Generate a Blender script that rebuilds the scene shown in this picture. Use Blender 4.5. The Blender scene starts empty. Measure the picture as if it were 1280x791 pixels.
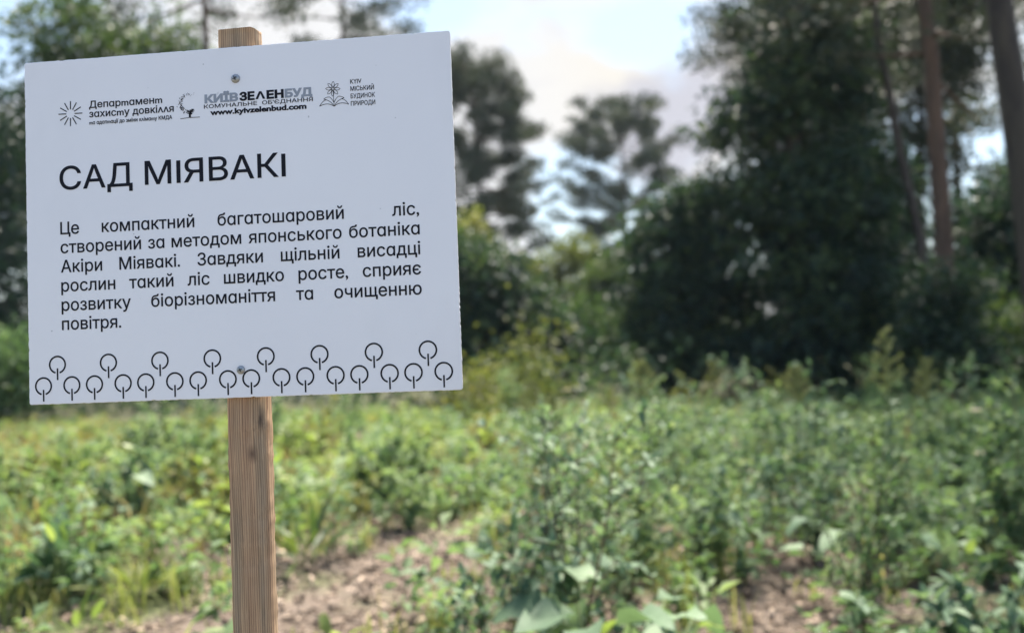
import bpy, math, random
import numpy as np
from mathutils import Matrix, Vector
from mathutils.geometry import delaunay_2d_cdt

# ------------------------------------------------------------------ camera, sky, sun, exposure
sc = bpy.context.scene
COL = sc.collection
CAM_H = 1.25
PITCH, ROLL = math.radians(1.0), math.radians(-1.9)
cam_d = bpy.data.cameras.new('camera')
cam = bpy.data.objects.new('camera', cam_d)
COL.objects.link(cam)
cam.matrix_world = Matrix.Translation((0, 0, CAM_H)) @ Matrix.Rotation(math.pi / 2 + PITCH, 4, 'X') @ Matrix.Rotation(ROLL, 4, 'Z')
cam_d.sensor_width = 36.0
cam_d.lens = 36.0 * 1200 / 1280
cam_d.clip_start = 0.05
cam_d.clip_end = 2000
cam_d.dof.use_dof = True
cam_d.dof.focus_distance = 1.08
cam_d.dof.aperture_fstop = 3.3
cam_d.dof.aperture_blades = 0
sc.camera = cam

SUN_EL, SUN_AZ = math.radians(60), math.radians(14)      # azimuth: clockwise from the viewing direction (+Y)
world = bpy.data.worlds.new('World')
sc.world = world
world.use_nodes = True
wn, wl = world.node_tree.nodes, world.node_tree.links
wn.clear()


def wnode(kind, **kw):
    n = wn.new(kind)
    for k, v in kw.items():
        setattr(n, k, v)
    return n


def wmath(op, a, b=None, clamp=False):
    n = wnode('ShaderNodeMath', operation=op, use_clamp=clamp)
    for i, v in enumerate((a, b)):
        if v is None:
            continue
        if isinstance(v, (int, float)):
            n.inputs[i].default_value = v
        else:
            wl.new(v, n.inputs[i])
    return n.outputs[0]


def wrange(v, a, b, lo=0.0, hi=1.0):
    n = wnode('ShaderNodeMapRange', interpolation_type='SMOOTHSTEP')
    n.inputs[1].default_value, n.inputs[2].default_value = a, b
    n.inputs[3].default_value, n.inputs[4].default_value = lo, hi
    wl.new(v, n.inputs[0])
    return n.outputs[0]


def wmix(f, a, b):
    n = wnode('ShaderNodeMix', data_type='RGBA')
    wl.new(f, n.inputs[0])
    for i, v in ((6, a), (7, b)):
        if isinstance(v, tuple):
            n.inputs[i].default_value = (*v, 1)
        else:
            wl.new(v, n.inputs[i])
    return n.outputs[2]


sky = wnode('ShaderNodeTexSky', sky_type='NISHITA', sun_disc=False)
sky.sun_elevation, sky.sun_rotation = SUN_EL, SUN_AZ
sky.air_density, sky.dust_density, sky.ozone_density = 1.0, 1.2, 1.2
wtc = wnode('ShaderNodeTexCoord')
wdir = wtc.outputs['Generated']
wmap = wnode('ShaderNodeMapping')
wmap.inputs['Scale'].default_value = (1, 1, 1.9)
wmap.inputs['Location'].default_value = (0.4, 0.13, 0.31)
wl.new(wdir, wmap.inputs['Vector'])
wnoise = wnode('ShaderNodeTexNoise')
wnoise.inputs['Scale'].default_value = 4.2
wnoise.inputs['Detail'].default_value = 6
wnoise.inputs['Roughness'].default_value = 0.55
wl.new(wmap.outputs[0], wnoise.inputs['Vector'])
wnoise2 = wnode('ShaderNodeTexNoise')
wnoise2.inputs['Scale'].default_value = 7.5
wnoise2.inputs['Detail'].default_value = 4
wl.new(wmap.outputs[0], wnoise2.inputs['Vector'])


def wblob(x, z, r):
    """a soft patch of the sky round the direction (x, 1, z)"""
    v = Vector((x, 1, z)).normalized()
    d = wnode('ShaderNodeVectorMath', operation='DISTANCE')
    wl.new(wdir, d.inputs[0])
    d.inputs[1].default_value = v
    return wrange(d.outputs['Value'], 0.0, r, 1.0, 0.0)


wsep = wnode('ShaderNodeSeparateXYZ')
wl.new(wdir, wsep.inputs[0])
cloud = wnoise.outputs['Fac']
for bx, bz, br, amt in ((0.02, 0.30, 0.36, 0.25), (-0.22, 0.30, 0.14, 0.12), (0.40, 0.32, 0.24, 0.20), (-0.40, 0.28, 0.14, 0.10),
                        (-0.53, 0.37, 0.10, -0.30), (-0.08, 0.36, 0.09, -0.30), (0.065, 0.15, 0.10, -0.36), (0.14, 0.30, 0.08, -0.22), (0.02, 0.22, 0.08, -0.1),
                        (0.48, 0.17, 0.16, -0.28)):
    cloud = wmath('ADD', cloud, wmath('MULTIPLY', wblob(bx, bz, br), amt))
cloud = wmath('ADD', cloud, wrange(wsep.outputs['Y'], -0.45, 0.35, -0.22, 0.0))      # the sky behind the viewer is clearer
cloud_mask = wrange(cloud, 0.44, 0.64)
grey = wrange(wmath('ADD', wnoise2.outputs['Fac'], wmath('MULTIPLY', wblob(0.18, 0.21, 0.13), 0.42)), 0.55, 0.85)
white = wmix(wmath('ADD', wblob(0.26, 0.30, 0.30), wblob(0.50, 0.20, 0.25), True), (3.1, 3.1, 3.14), (3.3, 3.05, 2.6))
cl_col = wmix(grey, white, (2.25, 2.25, 2.5))
blue = wmix(wrange(wsep.outputs['Y'], -0.3, 0.4, 0.10, 0.50), sky.outputs[0], (1.75, 2.25, 2.6))
full = wmix(cloud_mask, blue, cl_col)
bg = wnode('ShaderNodeBackground')
bg.inputs['Strength'].default_value = 0.10
wl.new(full, bg.inputs['Color'])
wo = wnode('ShaderNodeOutputWorld')
wl.new(bg.outputs[0], wo.inputs['Surface'])

sun_d = bpy.data.lights.new('sun', 'SUN')
sun_d.energy = 5.0
sun_d.angle = math.radians(15)
sun_d.color = (1.0, 0.93, 0.81)
sun = bpy.data.objects.new('sun', sun_d)
COL.objects.link(sun)
sdir = Vector((math.sin(SUN_AZ) * math.cos(SUN_EL), math.cos(SUN_AZ) * math.cos(SUN_EL), math.sin(SUN_EL)))
sun.rotation_euler = sdir.to_track_quat('Z', 'Y').to_euler()
sun.location = sdir * 60

sc.view_settings.view_transform = 'Standard'
sc.view_settings.look = 'None'
sc.view_settings.exposure = 1.62
sc.view_settings.gamma = 1
sc.view_settings.use_curve_mapping = False
sc.render.engine = 'CYCLES'
sc.cycles.use_denoising = True
sc.cycles.max_bounces = 6
sc.cycles.diffuse_bounces = 3
sc.cycles.glossy_bounces = 2
sc.cycles.transmission_bounces = 4
sc.cycles.caustics_reflective = False
sc.cycles.caustics_refractive = False

rng = np.random.default_rng(11)

# ------------------------------------------------------------------ materials


class NT:
    def __init__(self, name):
        self.m = bpy.data.materials.new(name)
        self.m.use_nodes = True
        self.n, self.l = self.m.node_tree.nodes, self.m.node_tree.links
        self.n.clear()
        self.out = self.n.new('ShaderNodeOutputMaterial')
        self.p = self.n.new('ShaderNodeBsdfPrincipled')
        self.l.new(self.p.outputs[0], self.out.inputs['Surface'])

    def new(self, kind, **kw):
        n = self.n.new(kind)
        for k, v in kw.items():
            setattr(n, k, v)
        return n

    def ramp(self, fac, stops):
        r = self.new('ShaderNodeValToRGB')
        el = r.color_ramp.elements
        while len(el) < len(stops):
            el.new(0.5)
        for e, (p, c) in zip(el, stops):
            e.position = p
            e.color = (*c, 1)
        self.l.new(fac, r.inputs[0])
        return r.outputs[0]

    def noise(self, scale, detail=4, rough=0.55, stretch=None, coord='Object', dist=0.0):
        tc = self.new('ShaderNodeTexCoord')
        mp = self.new('ShaderNodeMapping')
        mp.inputs['Scale'].default_value = stretch or (1, 1, 1)
        self.l.new(tc.outputs[coord], mp.inputs['Vector'])
        t = self.new('ShaderNodeTexNoise')
        t.inputs['Scale'].default_value = scale
        t.inputs['Detail'].default_value = detail
        t.inputs['Roughness'].default_value = rough
        t.inputs['Distortion'].default_value = dist
        self.l.new(mp.outputs[0], t.inputs['Vector'])
        return t.outputs['Fac']

    def bump(self, h, strength, dist):
        b = self.new('ShaderNodeBump')
        b.inputs['Strength'].default_value = strength
        b.inputs['Distance'].default_value = dist
        self.l.new(h, b.inputs['Height'])
        self.l.new(b.outputs[0], self.p.inputs['Normal'])

    def mix(self, f, a, b, blend='MIX'):
        n = self.new('ShaderNodeMix', data_type='RGBA', blend_type=blend)
        for i, v in ((0, f), (6, a), (7, b)):
            if isinstance(v, tuple):
                n.inputs[i].default_value = (*v, 1)
            elif isinstance(v, (int, float)):
                n.inputs[i].default_value = v
            else:
                self.l.new(v, n.inputs[i])
        return n.outputs[2]


def leaf_mat(name, cols, rough=0.55, trans=0.35, spec=0.35):
    t = NT(name)
    a = t.new('ShaderNodeAttribute', attribute_name='tone')
    k = len(cols)
    c = t.ramp(a.outputs['Fac'], [(i / max(1, k - 1), c) for i, c in enumerate(cols)])
    t.l.new(c, t.p.inputs['Base Color'])
    t.p.inputs['Roughness'].default_value = rough
    t.p.inputs['Specular IOR Level'].default_value = spec
    tr = t.new('ShaderNodeBsdfTranslucent')
    t.l.new(t.mix(1.0, c, (1.3, 1.4, 0.85), 'MULTIPLY'), tr.inputs['Color'])
    mx = t.new('ShaderNodeMixShader')
    mx.inputs[0].default_value = trans
    t.l.new(t.p.outputs[0], mx.inputs[1])
    t.l.new(tr.outputs[0], mx.inputs[2])
    t.l.new(mx.outputs[0], t.out.inputs['Surface'])
    return t.m


def plain(name, col, rough=0.5, metal=0.0):
    t = NT(name)
    n = t.noise(40, 3)
    c = t.ramp(n, [(0.3, tuple(v * 0.85 for v in col)), (0.7, tuple(min(1, v * 1.1) for v in col))])
    t.l.new(c, t.p.inputs['Base Color'])
    t.p.inputs['Roughness'].default_value = rough
    t.p.inputs['Metallic'].default_value = metal
    return t.m


def bark_mat(name, lo, hi, scale=5):
    t = NT(name)
    n = t.noise(scale, 6, 0.65, (1, 1, 0.22), dist=0.6)
    t.l.new(t.ramp(n, [(0.32, lo), (0.68, hi)]), t.p.inputs['Base Color'])
    t.p.inputs['Roughness'].default_value = 0.9
    t.bump(n, 0.9, 0.04)
    return t.m


def ground_mat():
    t = NT('mulched soil')
    big = t.noise(0.55, 4)
    mid = t.noise(9, 5, 0.65)
    fine = t.noise(45, 4, 0.7)
    soil = t.ramp(mid, [(0.3, (0.05, 0.037, 0.028)), (0.55, (0.13, 0.093, 0.07)), (0.75, (0.25, 0.188, 0.145))])
    soil = t.mix(0.45, soil, t.ramp(fine, [(0.35, (0.07, 0.053, 0.042)), (0.7, (0.32, 0.25, 0.20))]))
    green = t.ramp(mid, [(0.3, (0.05, 0.075, 0.02)), (0.7, (0.13, 0.15, 0.05))])
    f = t.ramp(big, [(0.50, (0, 0, 0)), (0.62, (1, 1, 1))])
    tc = t.new('ShaderNodeTexCoord')
    sp = t.new('ShaderNodeSeparateXYZ')
    t.l.new(tc.outputs['Object'], sp.inputs[0])
    far = t.new('ShaderNodeMapRange')
    far.inputs[1].default_value, far.inputs[2].default_value = 12.5, 15.5
    t.l.new(sp.outputs['Y'], far.inputs[0])
    c = t.mix(f, soil, green)
    c = t.mix(far.outputs[0], c, t.ramp(mid, [(0.3, (0.035, 0.045, 0.018)), (0.7, (0.10, 0.095, 0.045))]))
    t.l.new(c, t.p.inputs['Base Color'])
    t.p.inputs['Roughness'].default_value = 0.95
    t.bump(fine, 0.8, 0.02)
    return t.m


def wood_mat():
    t = NT('weathered sawn pine')
    tc = t.new('ShaderNodeTexCoord')
    # growth rings cut lengthwise: stripes across the face that waver along the post
    wob = t.noise(1.0, 3, 0.55, (75, 75, 1.3))
    slow = t.noise(1.0, 2, 0.5, (9, 9, 3.0))
    sx = t.new('ShaderNodeSeparateXYZ')
    t.l.new(tc.outputs['Object'], sx.inputs[0])

    def mth(op, a, b):
        n = t.new('ShaderNodeMath', operation=op)
        for i, v in enumerate((a, b)):
            if isinstance(v, (int, float)):
                n.inputs[i].default_value = v
            else:
                t.l.new(v, n.inputs[i])
        return n.outputs[0]
    rx = mth('ADD', mth('ADD', sx.outputs['X'], mth('MULTIPLY', sx.outputs['Y'], 0.35)), mth('ADD', mth('MULTIPLY', wob, 0.0075), mth('MULTIPLY', slow, 0.012)))
    ring_ = mth('FRACT', mth('MULTIPLY', rx, 400.0), 0.0)
    late = t.ramp(ring_, [(0.0, (0.1, 0.1, 0.1)), (0.52, (0.22, 0.22, 0.22)), (0.86, (0.85, 0.85, 0.85)), (0.97, (0.05, 0.05, 0.05))])
    fib = t.noise(260, 5, 0.7, (1, 1, 0.035))
    blot = t.noise(1.0, 3, 0.6, (42, 42, 2.2))
    early = t.ramp(blot, [(0.30, (0.53, 0.32, 0.195)), (0.50, (0.52, 0.355, 0.22)), (0.62, (0.43, 0.325, 0.22)), (0.80, (0.36, 0.265, 0.18))])
    c = t.mix(mth('MULTIPLY', late, 0.92), early, (0.115, 0.062, 0.038))
    c = t.mix(0.65, c, t.ramp(fib, [(0.3, (0.42, 0.40, 0.38)), (0.68, (1.2, 1.18, 1.15))]), 'MULTIPLY')
    # one knot near the top of the visible length
    d = t.new('ShaderNodeVectorMath', operation='DISTANCE')
    mk = t.new('ShaderNodeMapping')
    mk.inputs['Scale'].default_value = (1, 1, 0.6)
    t.l.new(tc.outputs['Object'], mk.inputs['Vector'])
    t.l.new(mk.outputs[0], d.inputs[0])
    d.inputs[1].default_value = (0.007, 0.004, 1.124 * 0.6)
    # a bark-lined split high on the right hand edge
    sp_ = t.new('ShaderNodeVectorMath', operation='DISTANCE')
    m2 = t.new('ShaderNodeMapping')
    m2.inputs['Scale'].default_value = (1, 0.3, 0.22)
    wv = t.new('ShaderNodeVectorMath', operation='MULTIPLY_ADD')
    t.l.new(t.noise(1.0, 3, 0.6, (300, 300, 120)), wv.inputs[0])
    wv.inputs[1].default_value = (0.004, 0.0, 0.0)
    t.l.new(tc.outputs['Object'], m2.inputs['Vector'])
    t.l.new(m2.outputs[0], wv.inputs[2])
    t.l.new(wv.outputs[0], sp_.inputs[0])
    sp_.inputs[1].default_value = (0.0195, 0.0015, 1.162 * 0.22)
    c = t.mix(t.ramp(sp_.outputs['Value'], [(0.0012, (1, 1, 1)), (0.0028, (0, 0, 0))]), c, (0.06, 0.04, 0.03))
    kn = t.ramp(d.outputs['Value'], [(0.002, (1, 1, 1)), (0.0055, (0, 0, 0))])
    c = t.mix(kn, c, (0.11, 0.065, 0.045))
    t.l.new(c, t.p.inputs['Base Color'])
    t.p.inputs['Roughness'].default_value = 0.85
    hm = t.mix(0.5, late, fib)
    t.bump(hm, 0.5, 0.0015)
    return t.m


def board_mat():
    t = NT('white sign plastic')
    n = t.noise(6, 5, 0.6)
    c = t.ramp(n, [(0.3, (0.79, 0.785, 0.835)), (0.7, (0.82, 0.815, 0.86))])
    # a few scuffs
    s = t.noise(34, 2, 0.5, (1, 1, 0.8))
    c = t.mix(t.ramp(s, [(0.745, (0, 0, 0)), (0.775, (0.7, 0.7, 0.7))]), c, (0.36, 0.37, 0.42))
    g2 = t.noise(2.2, 5, 0.7, (1, 1, 0.5))
    c = t.mix(t.ramp(g2, [(0.50, (0, 0, 0)), (0.80, (0.45, 0.45, 0.45))]), c, (0.60, 0.60, 0.61))
    sp = t.noise(150, 1, 0.4)
    c = t.mix(t.ramp(sp, [(0.80, (0, 0, 0)), (0.83, (0.6, 0.6, 0.6))]), c, (0.30, 0.30, 0.33))
    t.l.new(c, t.p.inputs['Base Color'])
    t.p.inputs['Roughness'].default_value = 0.3
    t.p.inputs['Specular IOR Level'].default_value = 0.45
    t.bump(t.noise(3.5, 2), 0.15, 0.004)
    return t.m


M = {}
M['ground'] = ground_mat()
M['wood'] = wood_mat()
M['board'] = board_mat()
M['ink'] = plain('navy black print', (0.010, 0.011, 0.018), 0.6)
M['grey_ink'] = plain('grey print', (0.29, 0.32, 0.38), 0.5)
for k_ in ('ink', 'grey_ink'):
    for n_ in M[k_].node_tree.nodes:
        if n_.type == 'BSDF_PRINCIPLED':
            n_.inputs['Specular IOR Level'].default_value = 0.12
M['steel'] = plain('zinc screw', (0.40, 0.41, 0.42), 0.5, 0.9)
M['slot'] = plain('dark screw recess', (0.05, 0.05, 0.055), 0.6, 0.3)
M['pine_bark'] = bark_mat('reddish pine bark', (0.036, 0.024, 0.018), (0.14, 0.085, 0.058))
M['dark_bark'] = bark_mat('dark bark', (0.030, 0.024, 0.022), (0.10, 0.08, 0.07))
M['moss_bark'] = bark_mat('dark bark with moss', (0.022, 0.017, 0.016), (0.065, 0.052, 0.038))
M['stem'] = plain('brown stem', (0.10, 0.065, 0.045), 0.8)
M['green_stem'] = plain('green stem', (0.13, 0.17, 0.06), 0.7)
M['needles'] = leaf_mat('pine needles', [(0.030, 0.042, 0.026), (0.055, 0.068, 0.040), (0.085, 0.088, 0.055)], 0.6, 0.15)
M['dark_leaf'] = leaf_mat('dark leaves', [(0.013, 0.030, 0.028), (0.030, 0.058, 0.038), (0.11, 0.15, 0.055)], 0.5, 0.34)
M['mid_leaf'] = leaf_mat('mid green leaves', [(0.040, 0.075, 0.026), (0.065, 0.105, 0.032), (0.11, 0.14, 0.04)], 0.5, 0.32)
M['yellow_leaf'] = leaf_mat('yellow green leaves', [(0.09, 0.115, 0.03), (0.15, 0.165, 0.045), (0.23, 0.20, 0.06)], 0.55, 0.4)
M['weed_leaf'] = leaf_mat('weed leaves', [(0.050, 0.100, 0.052), (0.122, 0.195, 0.09), (0.30, 0.365, 0.19)], 0.6, 0.4, 0.25)
M['blue_leaf'] = leaf_mat('bluish green leaves', [(0.055, 0.105, 0.060), (0.115, 0.185, 0.11), (0.23, 0.31, 0.19)], 0.6, 0.3, 0.28)
M['grass'] = leaf_mat('meadow grass', [(0.12, 0.155, 0.05), (0.23, 0.26, 0.08), (0.44, 0.38, 0.18)], 0.6, 0.4)
M['dry'] = leaf_mat('dry straw', [(0.22, 0.16, 0.08), (0.36, 0.27, 0.13), (0.48, 0.38, 0.22)], 0.7, 0.3)
M['bright_leaf'] = leaf_mat('bright young leaves', [(0.13, 0.19, 0.05), (0.22, 0.28, 0.085), (0.35, 0.38, 0.15)], 0.45, 0.45)
M['spire'] = leaf_mat('straw coloured flower spire', [(0.11, 0.14, 0.05), (0.18, 0.20, 0.085), (0.27, 0.26, 0.13)], 0.7, 0.3)
M['chips'] = leaf_mat('bark mulch', [(0.03, 0.022, 0.017), (0.15, 0.104, 0.076), (0.50, 0.39, 0.30)], 0.85, 0.0)
M['petal'] = leaf_mat('pale petals', [(0.55, 0.42, 0.42), (0.65, 0.55, 0.52), (0.7, 0.6, 0.5)], 0.6, 0.3)

# ------------------------------------------------------------------ mesh helpers


def build(name, verts, faces, mat, parent=None, tone=None, smooth=False):
    """ONE mesh object from numpy vertices and a list of face arrays (k columns each)"""
    me = bpy.data.meshes.new(name)
    verts = np.asarray(verts, dtype=np.float32)
    if not isinstance(faces, list):
        faces = [faces]
    faces = [np.asarray(f, dtype=np.int32) for f in faces if len(f)]
    me.vertices.add(len(verts))
    me.vertices.foreach_set('co', verts.ravel())
    loops = np.concatenate([f.ravel() for f in faces])
    tot = np.concatenate([np.full(len(f), f.shape[1], dtype=np.int32) for f in faces])
    st = np.concatenate([[0], np.cumsum(tot)[:-1]]).astype(np.int32)
    me.loops.add(len(loops))
    me.loops.foreach_set('vertex_index', loops)
    me.polygons.add(len(tot))
    me.polygons.foreach_set('loop_start', st)
    me.polygons.foreach_set('loop_total', tot)
    if smooth:
        me.polygons.foreach_set('use_smooth', np.ones(len(tot), dtype=bool))
    if tone is not None:
        a = me.attributes.new('tone', 'FLOAT', 'POINT')
        a.data.foreach_set('value', np.asarray(tone, dtype=np.float32))
    me.update(calc_edges=True)
    me.validate()
    for m in (mat if isinstance(mat, list) else [mat]):
        me.materials.append(m)
    o = bpy.data.objects.new(name, me)
    COL.objects.link(o)
    if parent:
        o.parent = parent
    return o


def tag(o, label=None, cat=None, group=None, kind=None):
    for k, v in (('label', label), ('category', cat), ('group', group), ('kind', kind)):
        if v:
            o[k] = v
    return o


def thing(name, label, cat, loc=(0, 0, 0), rz=0.0, group=None):
    o = bpy.data.objects.new(name, None)
    o.empty_display_size = 0.1
    COL.objects.link(o)
    o.location = loc
    o.rotation_euler = (0, 0, rz)
    return tag(o, label, cat, group)


def dup(root, loc, rz=0.0, label=None, group=None, scale=1.0):
    r = root.copy()
    COL.objects.link(r)
    r.location = loc
    r.rotation_euler = (0, 0, rz)
    r.scale = (scale,) * 3
    if label:
        r['label'] = label
    if group:
        r['group'] = group
    for ch in list(root.children):
        c = ch.copy()
        COL.objects.link(c)
        c.parent = r
        for g in list(ch.children):
            d = g.copy()
            COL.objects.link(d)
            d.parent = c
    return r


class Geo:
    """collects tubes, boxes and plates into one mesh"""
    def __init__(self):
        self.v, self.f4, self.f3, self.n = [], [], [], 0

    def add(self, v, f4=None, f3=None):
        v = np.asarray(v, dtype=float).reshape(-1, 3)
        if f4 is not None and len(f4):
            self.f4.append(np.asarray(f4, dtype=int) + self.n)
        if f3 is not None and len(f3):
            self.f3.append(np.asarray(f3, dtype=int) + self.n)
        self.v.append(v)
        self.n += len(v)

    def tube(self, pts, radii, sides=7, wob=0.0, r=None):
        pts = np.asarray(pts, dtype=float)
        radii = np.asarray(radii, dtype=float)
        k = len(pts)
        tan = np.gradient(pts, axis=0)
        tan /= np.linalg.norm(tan, axis=1, keepdims=True) + 1e-9
        ref = np.where(np.abs(tan[:, 2:3]) > 0.9, np.array([[1., 0, 0]]), np.array([[0, 0, 1.]]))
        ref = np.repeat(ref[:1], k, axis=0)
        a = np.cross(tan, ref)
        a /= np.linalg.norm(a, axis=1, keepdims=True) + 1e-9
        b = np.cross(tan, a)
        th = np.linspace(0, 2 * np.pi, sides, endpoint=False)
        rr = radii[:, None] * (1 + (wob * r.standard_normal((k, sides)) if wob else 0))
        ring = pts[:, None, :] + rr[..., None] * (np.cos(th)[None, :, None] * a[:, None, :] + np.sin(th)[None, :, None] * b[:, None, :])
        idx = np.arange(k * sides).reshape(k, sides)
        f = np.stack([idx[:-1], np.roll(idx, -1, 1)[:-1], np.roll(idx, -1, 1)[1:], idx[1:]], -1).reshape(-1, 4)
        top = len(ring.reshape(-1, 3))
        v = np.concatenate([ring.reshape(-1, 3), pts[-1:], pts[:1]])
        f3 = [(idx[-1, i], idx[-1, (i + 1) % sides], top) for i in range(sides)] + [(idx[0, (i + 1) % sides], idx[0, i], top + 1) for i in range(sides)]
        self.add(v, f, f3)

    def build(self, name, mat, parent=None, smooth=False, tone=None):
        v = np.concatenate(self.v)
        fs = []
        if self.f4:
            fs.append(np.concatenate(self.f4))
        if self.f3:
            fs.append(np.concatenate(self.f3))
        return build(name, v, fs, mat, parent, smooth=smooth, tone=tone)


def unit(v):
    return v / (np.linalg.norm(v, axis=-1, keepdims=True) + 1e-9)


def leaves(P, D, N, L, W, fold=0.12, droop=0.1):
    """small pointed leaves, folded along the midrib: verts, tris"""
    n = len(P)
    D = unit(D)
    S = unit(np.cross(D, N))
    N = np.cross(S, D)
    L = np.broadcast_to(L, n)[:, None]
    W = np.broadcast_to(W, n)[:, None]
    base = P
    mid = P + D * L * 0.45
    le = mid + S * W * 0.5 + N * W * fold * 2
    ri = mid - S * W * 0.5 + N * W * fold * 2
    tip = P + D * L - N * L * droop
    v = np.stack([base, le, tip, ri], 1).reshape(-1, 3)
    i = np.arange(n)[:, None] * 4
    f = np.concatenate([i + np.array([[0, 2, 1]]), i + np.array([[0, 3, 2]])])
    return v, f, 4


def big_leaves(P, D, N, L, W, droop=0.25, cup=0.15, r=None, wave=0.0, prof=None):
    """broad leaves with a curved blade, midrib fold and wavy rim: verts, tris+quads"""
    n = len(P)
    D = unit(D)
    S = unit(np.cross(D, N))
    N = np.cross(S, D)
    L = np.broadcast_to(L, n)
    W = np.broadcast_to(W, n)
    ts = np.array([0.0, 0.12, 0.35, 0.62, 0.85, 1.0])
    hw = np.array(prof if prof is not None else [0.0, 0.62, 1.0, 0.82, 0.42, 0.0])
    rows = []
    for t, h in zip(ts, hw):
        c = P + D * (L * t)[:, None] - N * (L * droop * t * t)[:, None]
        w = (W * 0.5 * h)[:, None]
        wv = (wave * W[:, None] * (r.standard_normal((n, 1)) if r is not None else 0))
        wv2 = (wave * W[:, None] * (r.standard_normal((n, 1)) if r is not None else 0))
        rows.append(np.stack([c + S * w + N * (w * cup * 2 + wv * h), c, c - S * w + N * (w * cup * 2 + wv2 * h)], 1))
    v = np.concatenate(rows, 1)          # n, 18, 3
    k = v.shape[1]
    i = np.arange(n)[:, None] * k
    q = []
    for a in range(5):
        for b in range(2):
            q.append(i + np.array([[a * 3 + b, a * 3 + b + 1, a * 3 + 4 + b, a * 3 + 3 + b]]))
    return v.reshape(-1, 3), np.concatenate(q), k


def rnd_unit(r, n, up=0.0):
    d = r.standard_normal((n, 3))
    d = unit(d)
    d[:, 2] += up
    return unit(d)


def tone_of(r, n, k, lo=0.0, hi=1.0):
    return np.repeat(np.clip(lo + (hi - lo) * r.random(n), 0, 1), k)


# ------------------------------------------------------------------ structure: the ground


def ground_z(x, y):
    return 0.035 * np.sin(0.9 * x + 0.4) * np.cos(0.7 * y) + 0.02 * np.sin(2.3 * x + 1.1 * y)


g = 70
ax = np.concatenate([np.linspace(-300, -22, 14), np.linspace(-20, 20, 121), np.linspace(22, 300, 14)])
ay = np.concatenate([np.linspace(-200, -4, 10), np.linspace(-3, 30, 100), np.linspace(34, 600, 18)])
GX, GY = np.meshgrid(ax, ay)
near = np.clip(1 - (np.hypot(GX, GY) - 18) / 10, 0, 1)
GZ = near * (ground_z(GX, GY) + 0.012 * rng.standard_normal(GX.shape)) - 0.02
idx = np.arange(GX.size).reshape(GX.shape)
gf = np.stack([idx[:-1, :-1], idx[:-1, 1:], idx[1:, 1:], idx[1:, :-1]], -1).reshape(-1, 4)
tag(build('ground', np.stack([GX, GY, GZ], -1).reshape(-1, 3), gf, M['ground'], smooth=True), kind='structure')

# ------------------------------------------------------------------ the sign
TL = np.array([-0.46634, 0.93001, 0.27802]) * (0.5 / 0.42) + np.array([0, 0, CAM_H])     # top left corner of the board
AX = np.array([0.99380, -0.11085, 0.00823])
AD = np.array([0.00516, -0.02796, -0.99960])
AB = np.cross(AX, AD)
K = 0.5 / 0.42 / 1000.0                 # millimetres on the measured board to metres
LEN = float(TL[2] / 0.9996)
PC = 212.5                              # centre line of the post on the board
org = TL + AX * PC * K + AD * LEN
root = thing('information_sign', 'white printed board screwed to a square wooden post', 'sign', (0, 0, 0))
root.matrix_world = Matrix(((AX[0], AB[0], -AD[0], org[0]), (AX[1], AB[1], -AD[1], org[1]), (AX[2], AB[2], -AD[2], org[2]), (0, 0, 0, 1)))


def bl(u, v):
    return (np.asarray(u) - PC) * K, LEN - np.asarray(v) * K


BW, BH = 420.0, 331.4
T = 0.004
# board: a thin plate with rounded corners and a slightly chipped saw-cut rim
rr = np.random.default_rng(5)
rim = []
R = 2.2
for cx_, cy_, a0 in ((R, R, 180), (BW - R, R, 270), (BW - R, BH - R, 0), (R, BH - R, 90)):
    for a in np.linspace(a0, a0 + 90, 5):
        rim.append((cx_ + R * math.cos(math.radians(a)), cy_ + R * math.sin(math.radians(a))))
pts = []
for (p, q) in zip(rim, rim[1:] + rim[:1]):
    L_ = math.hypot(q[0] - p[0], q[1] - p[1])
    k = max(1, int(L_ / 2.5))
    for j in range(k):
        t = j / k
        nx, ny = -(q[1] - p[1]) / L_, (q[0] - p[0]) / L_
        e = 0.10 * rr.standard_normal() if k > 3 else 0
        if k > 3 and rr.random() < 0.03:
            e += 0.5
        pts.append((p[0] + (q[0] - p[0]) * t + nx * e, p[1] + (q[1] - p[1]) * t + ny * e))
pts = np.array(pts)
px, pz = bl(pts[:, 0], pts[:, 1])
n = len(pts)
fr = np.stack([px, np.zeros(n), pz], -1)
inn = np.stack([px - 0.0006 * np.sign(px), np.zeros(n) - 0.0003, pz - 0.0006 * np.sign(pz - (LEN - BH * K / 2))], -1)
bk = np.stack([px, np.full(n, T), pz], -1)
V = np.concatenate([inn, fr, bk])
i0 = np.arange(n)
i1 = (i0 + 1) % n
me = bpy.data.meshes.new('board')
me.from_pydata(V.tolist(), [], [list(range(n))] + [[n + a, n + b, b, a] for a, b in zip(i0, i1)] + [[2 * n + a, 2 * n + b, n + b, n + a] for a, b in zip(i0, i1)] + [list(range(3 * n - 1, 2 * n - 1, -1))])
me.materials.append(M['board'])
me.update()
board = bpy.data.objects.new('board', me)
COL.objects.link(board)
board.parent = root

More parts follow.
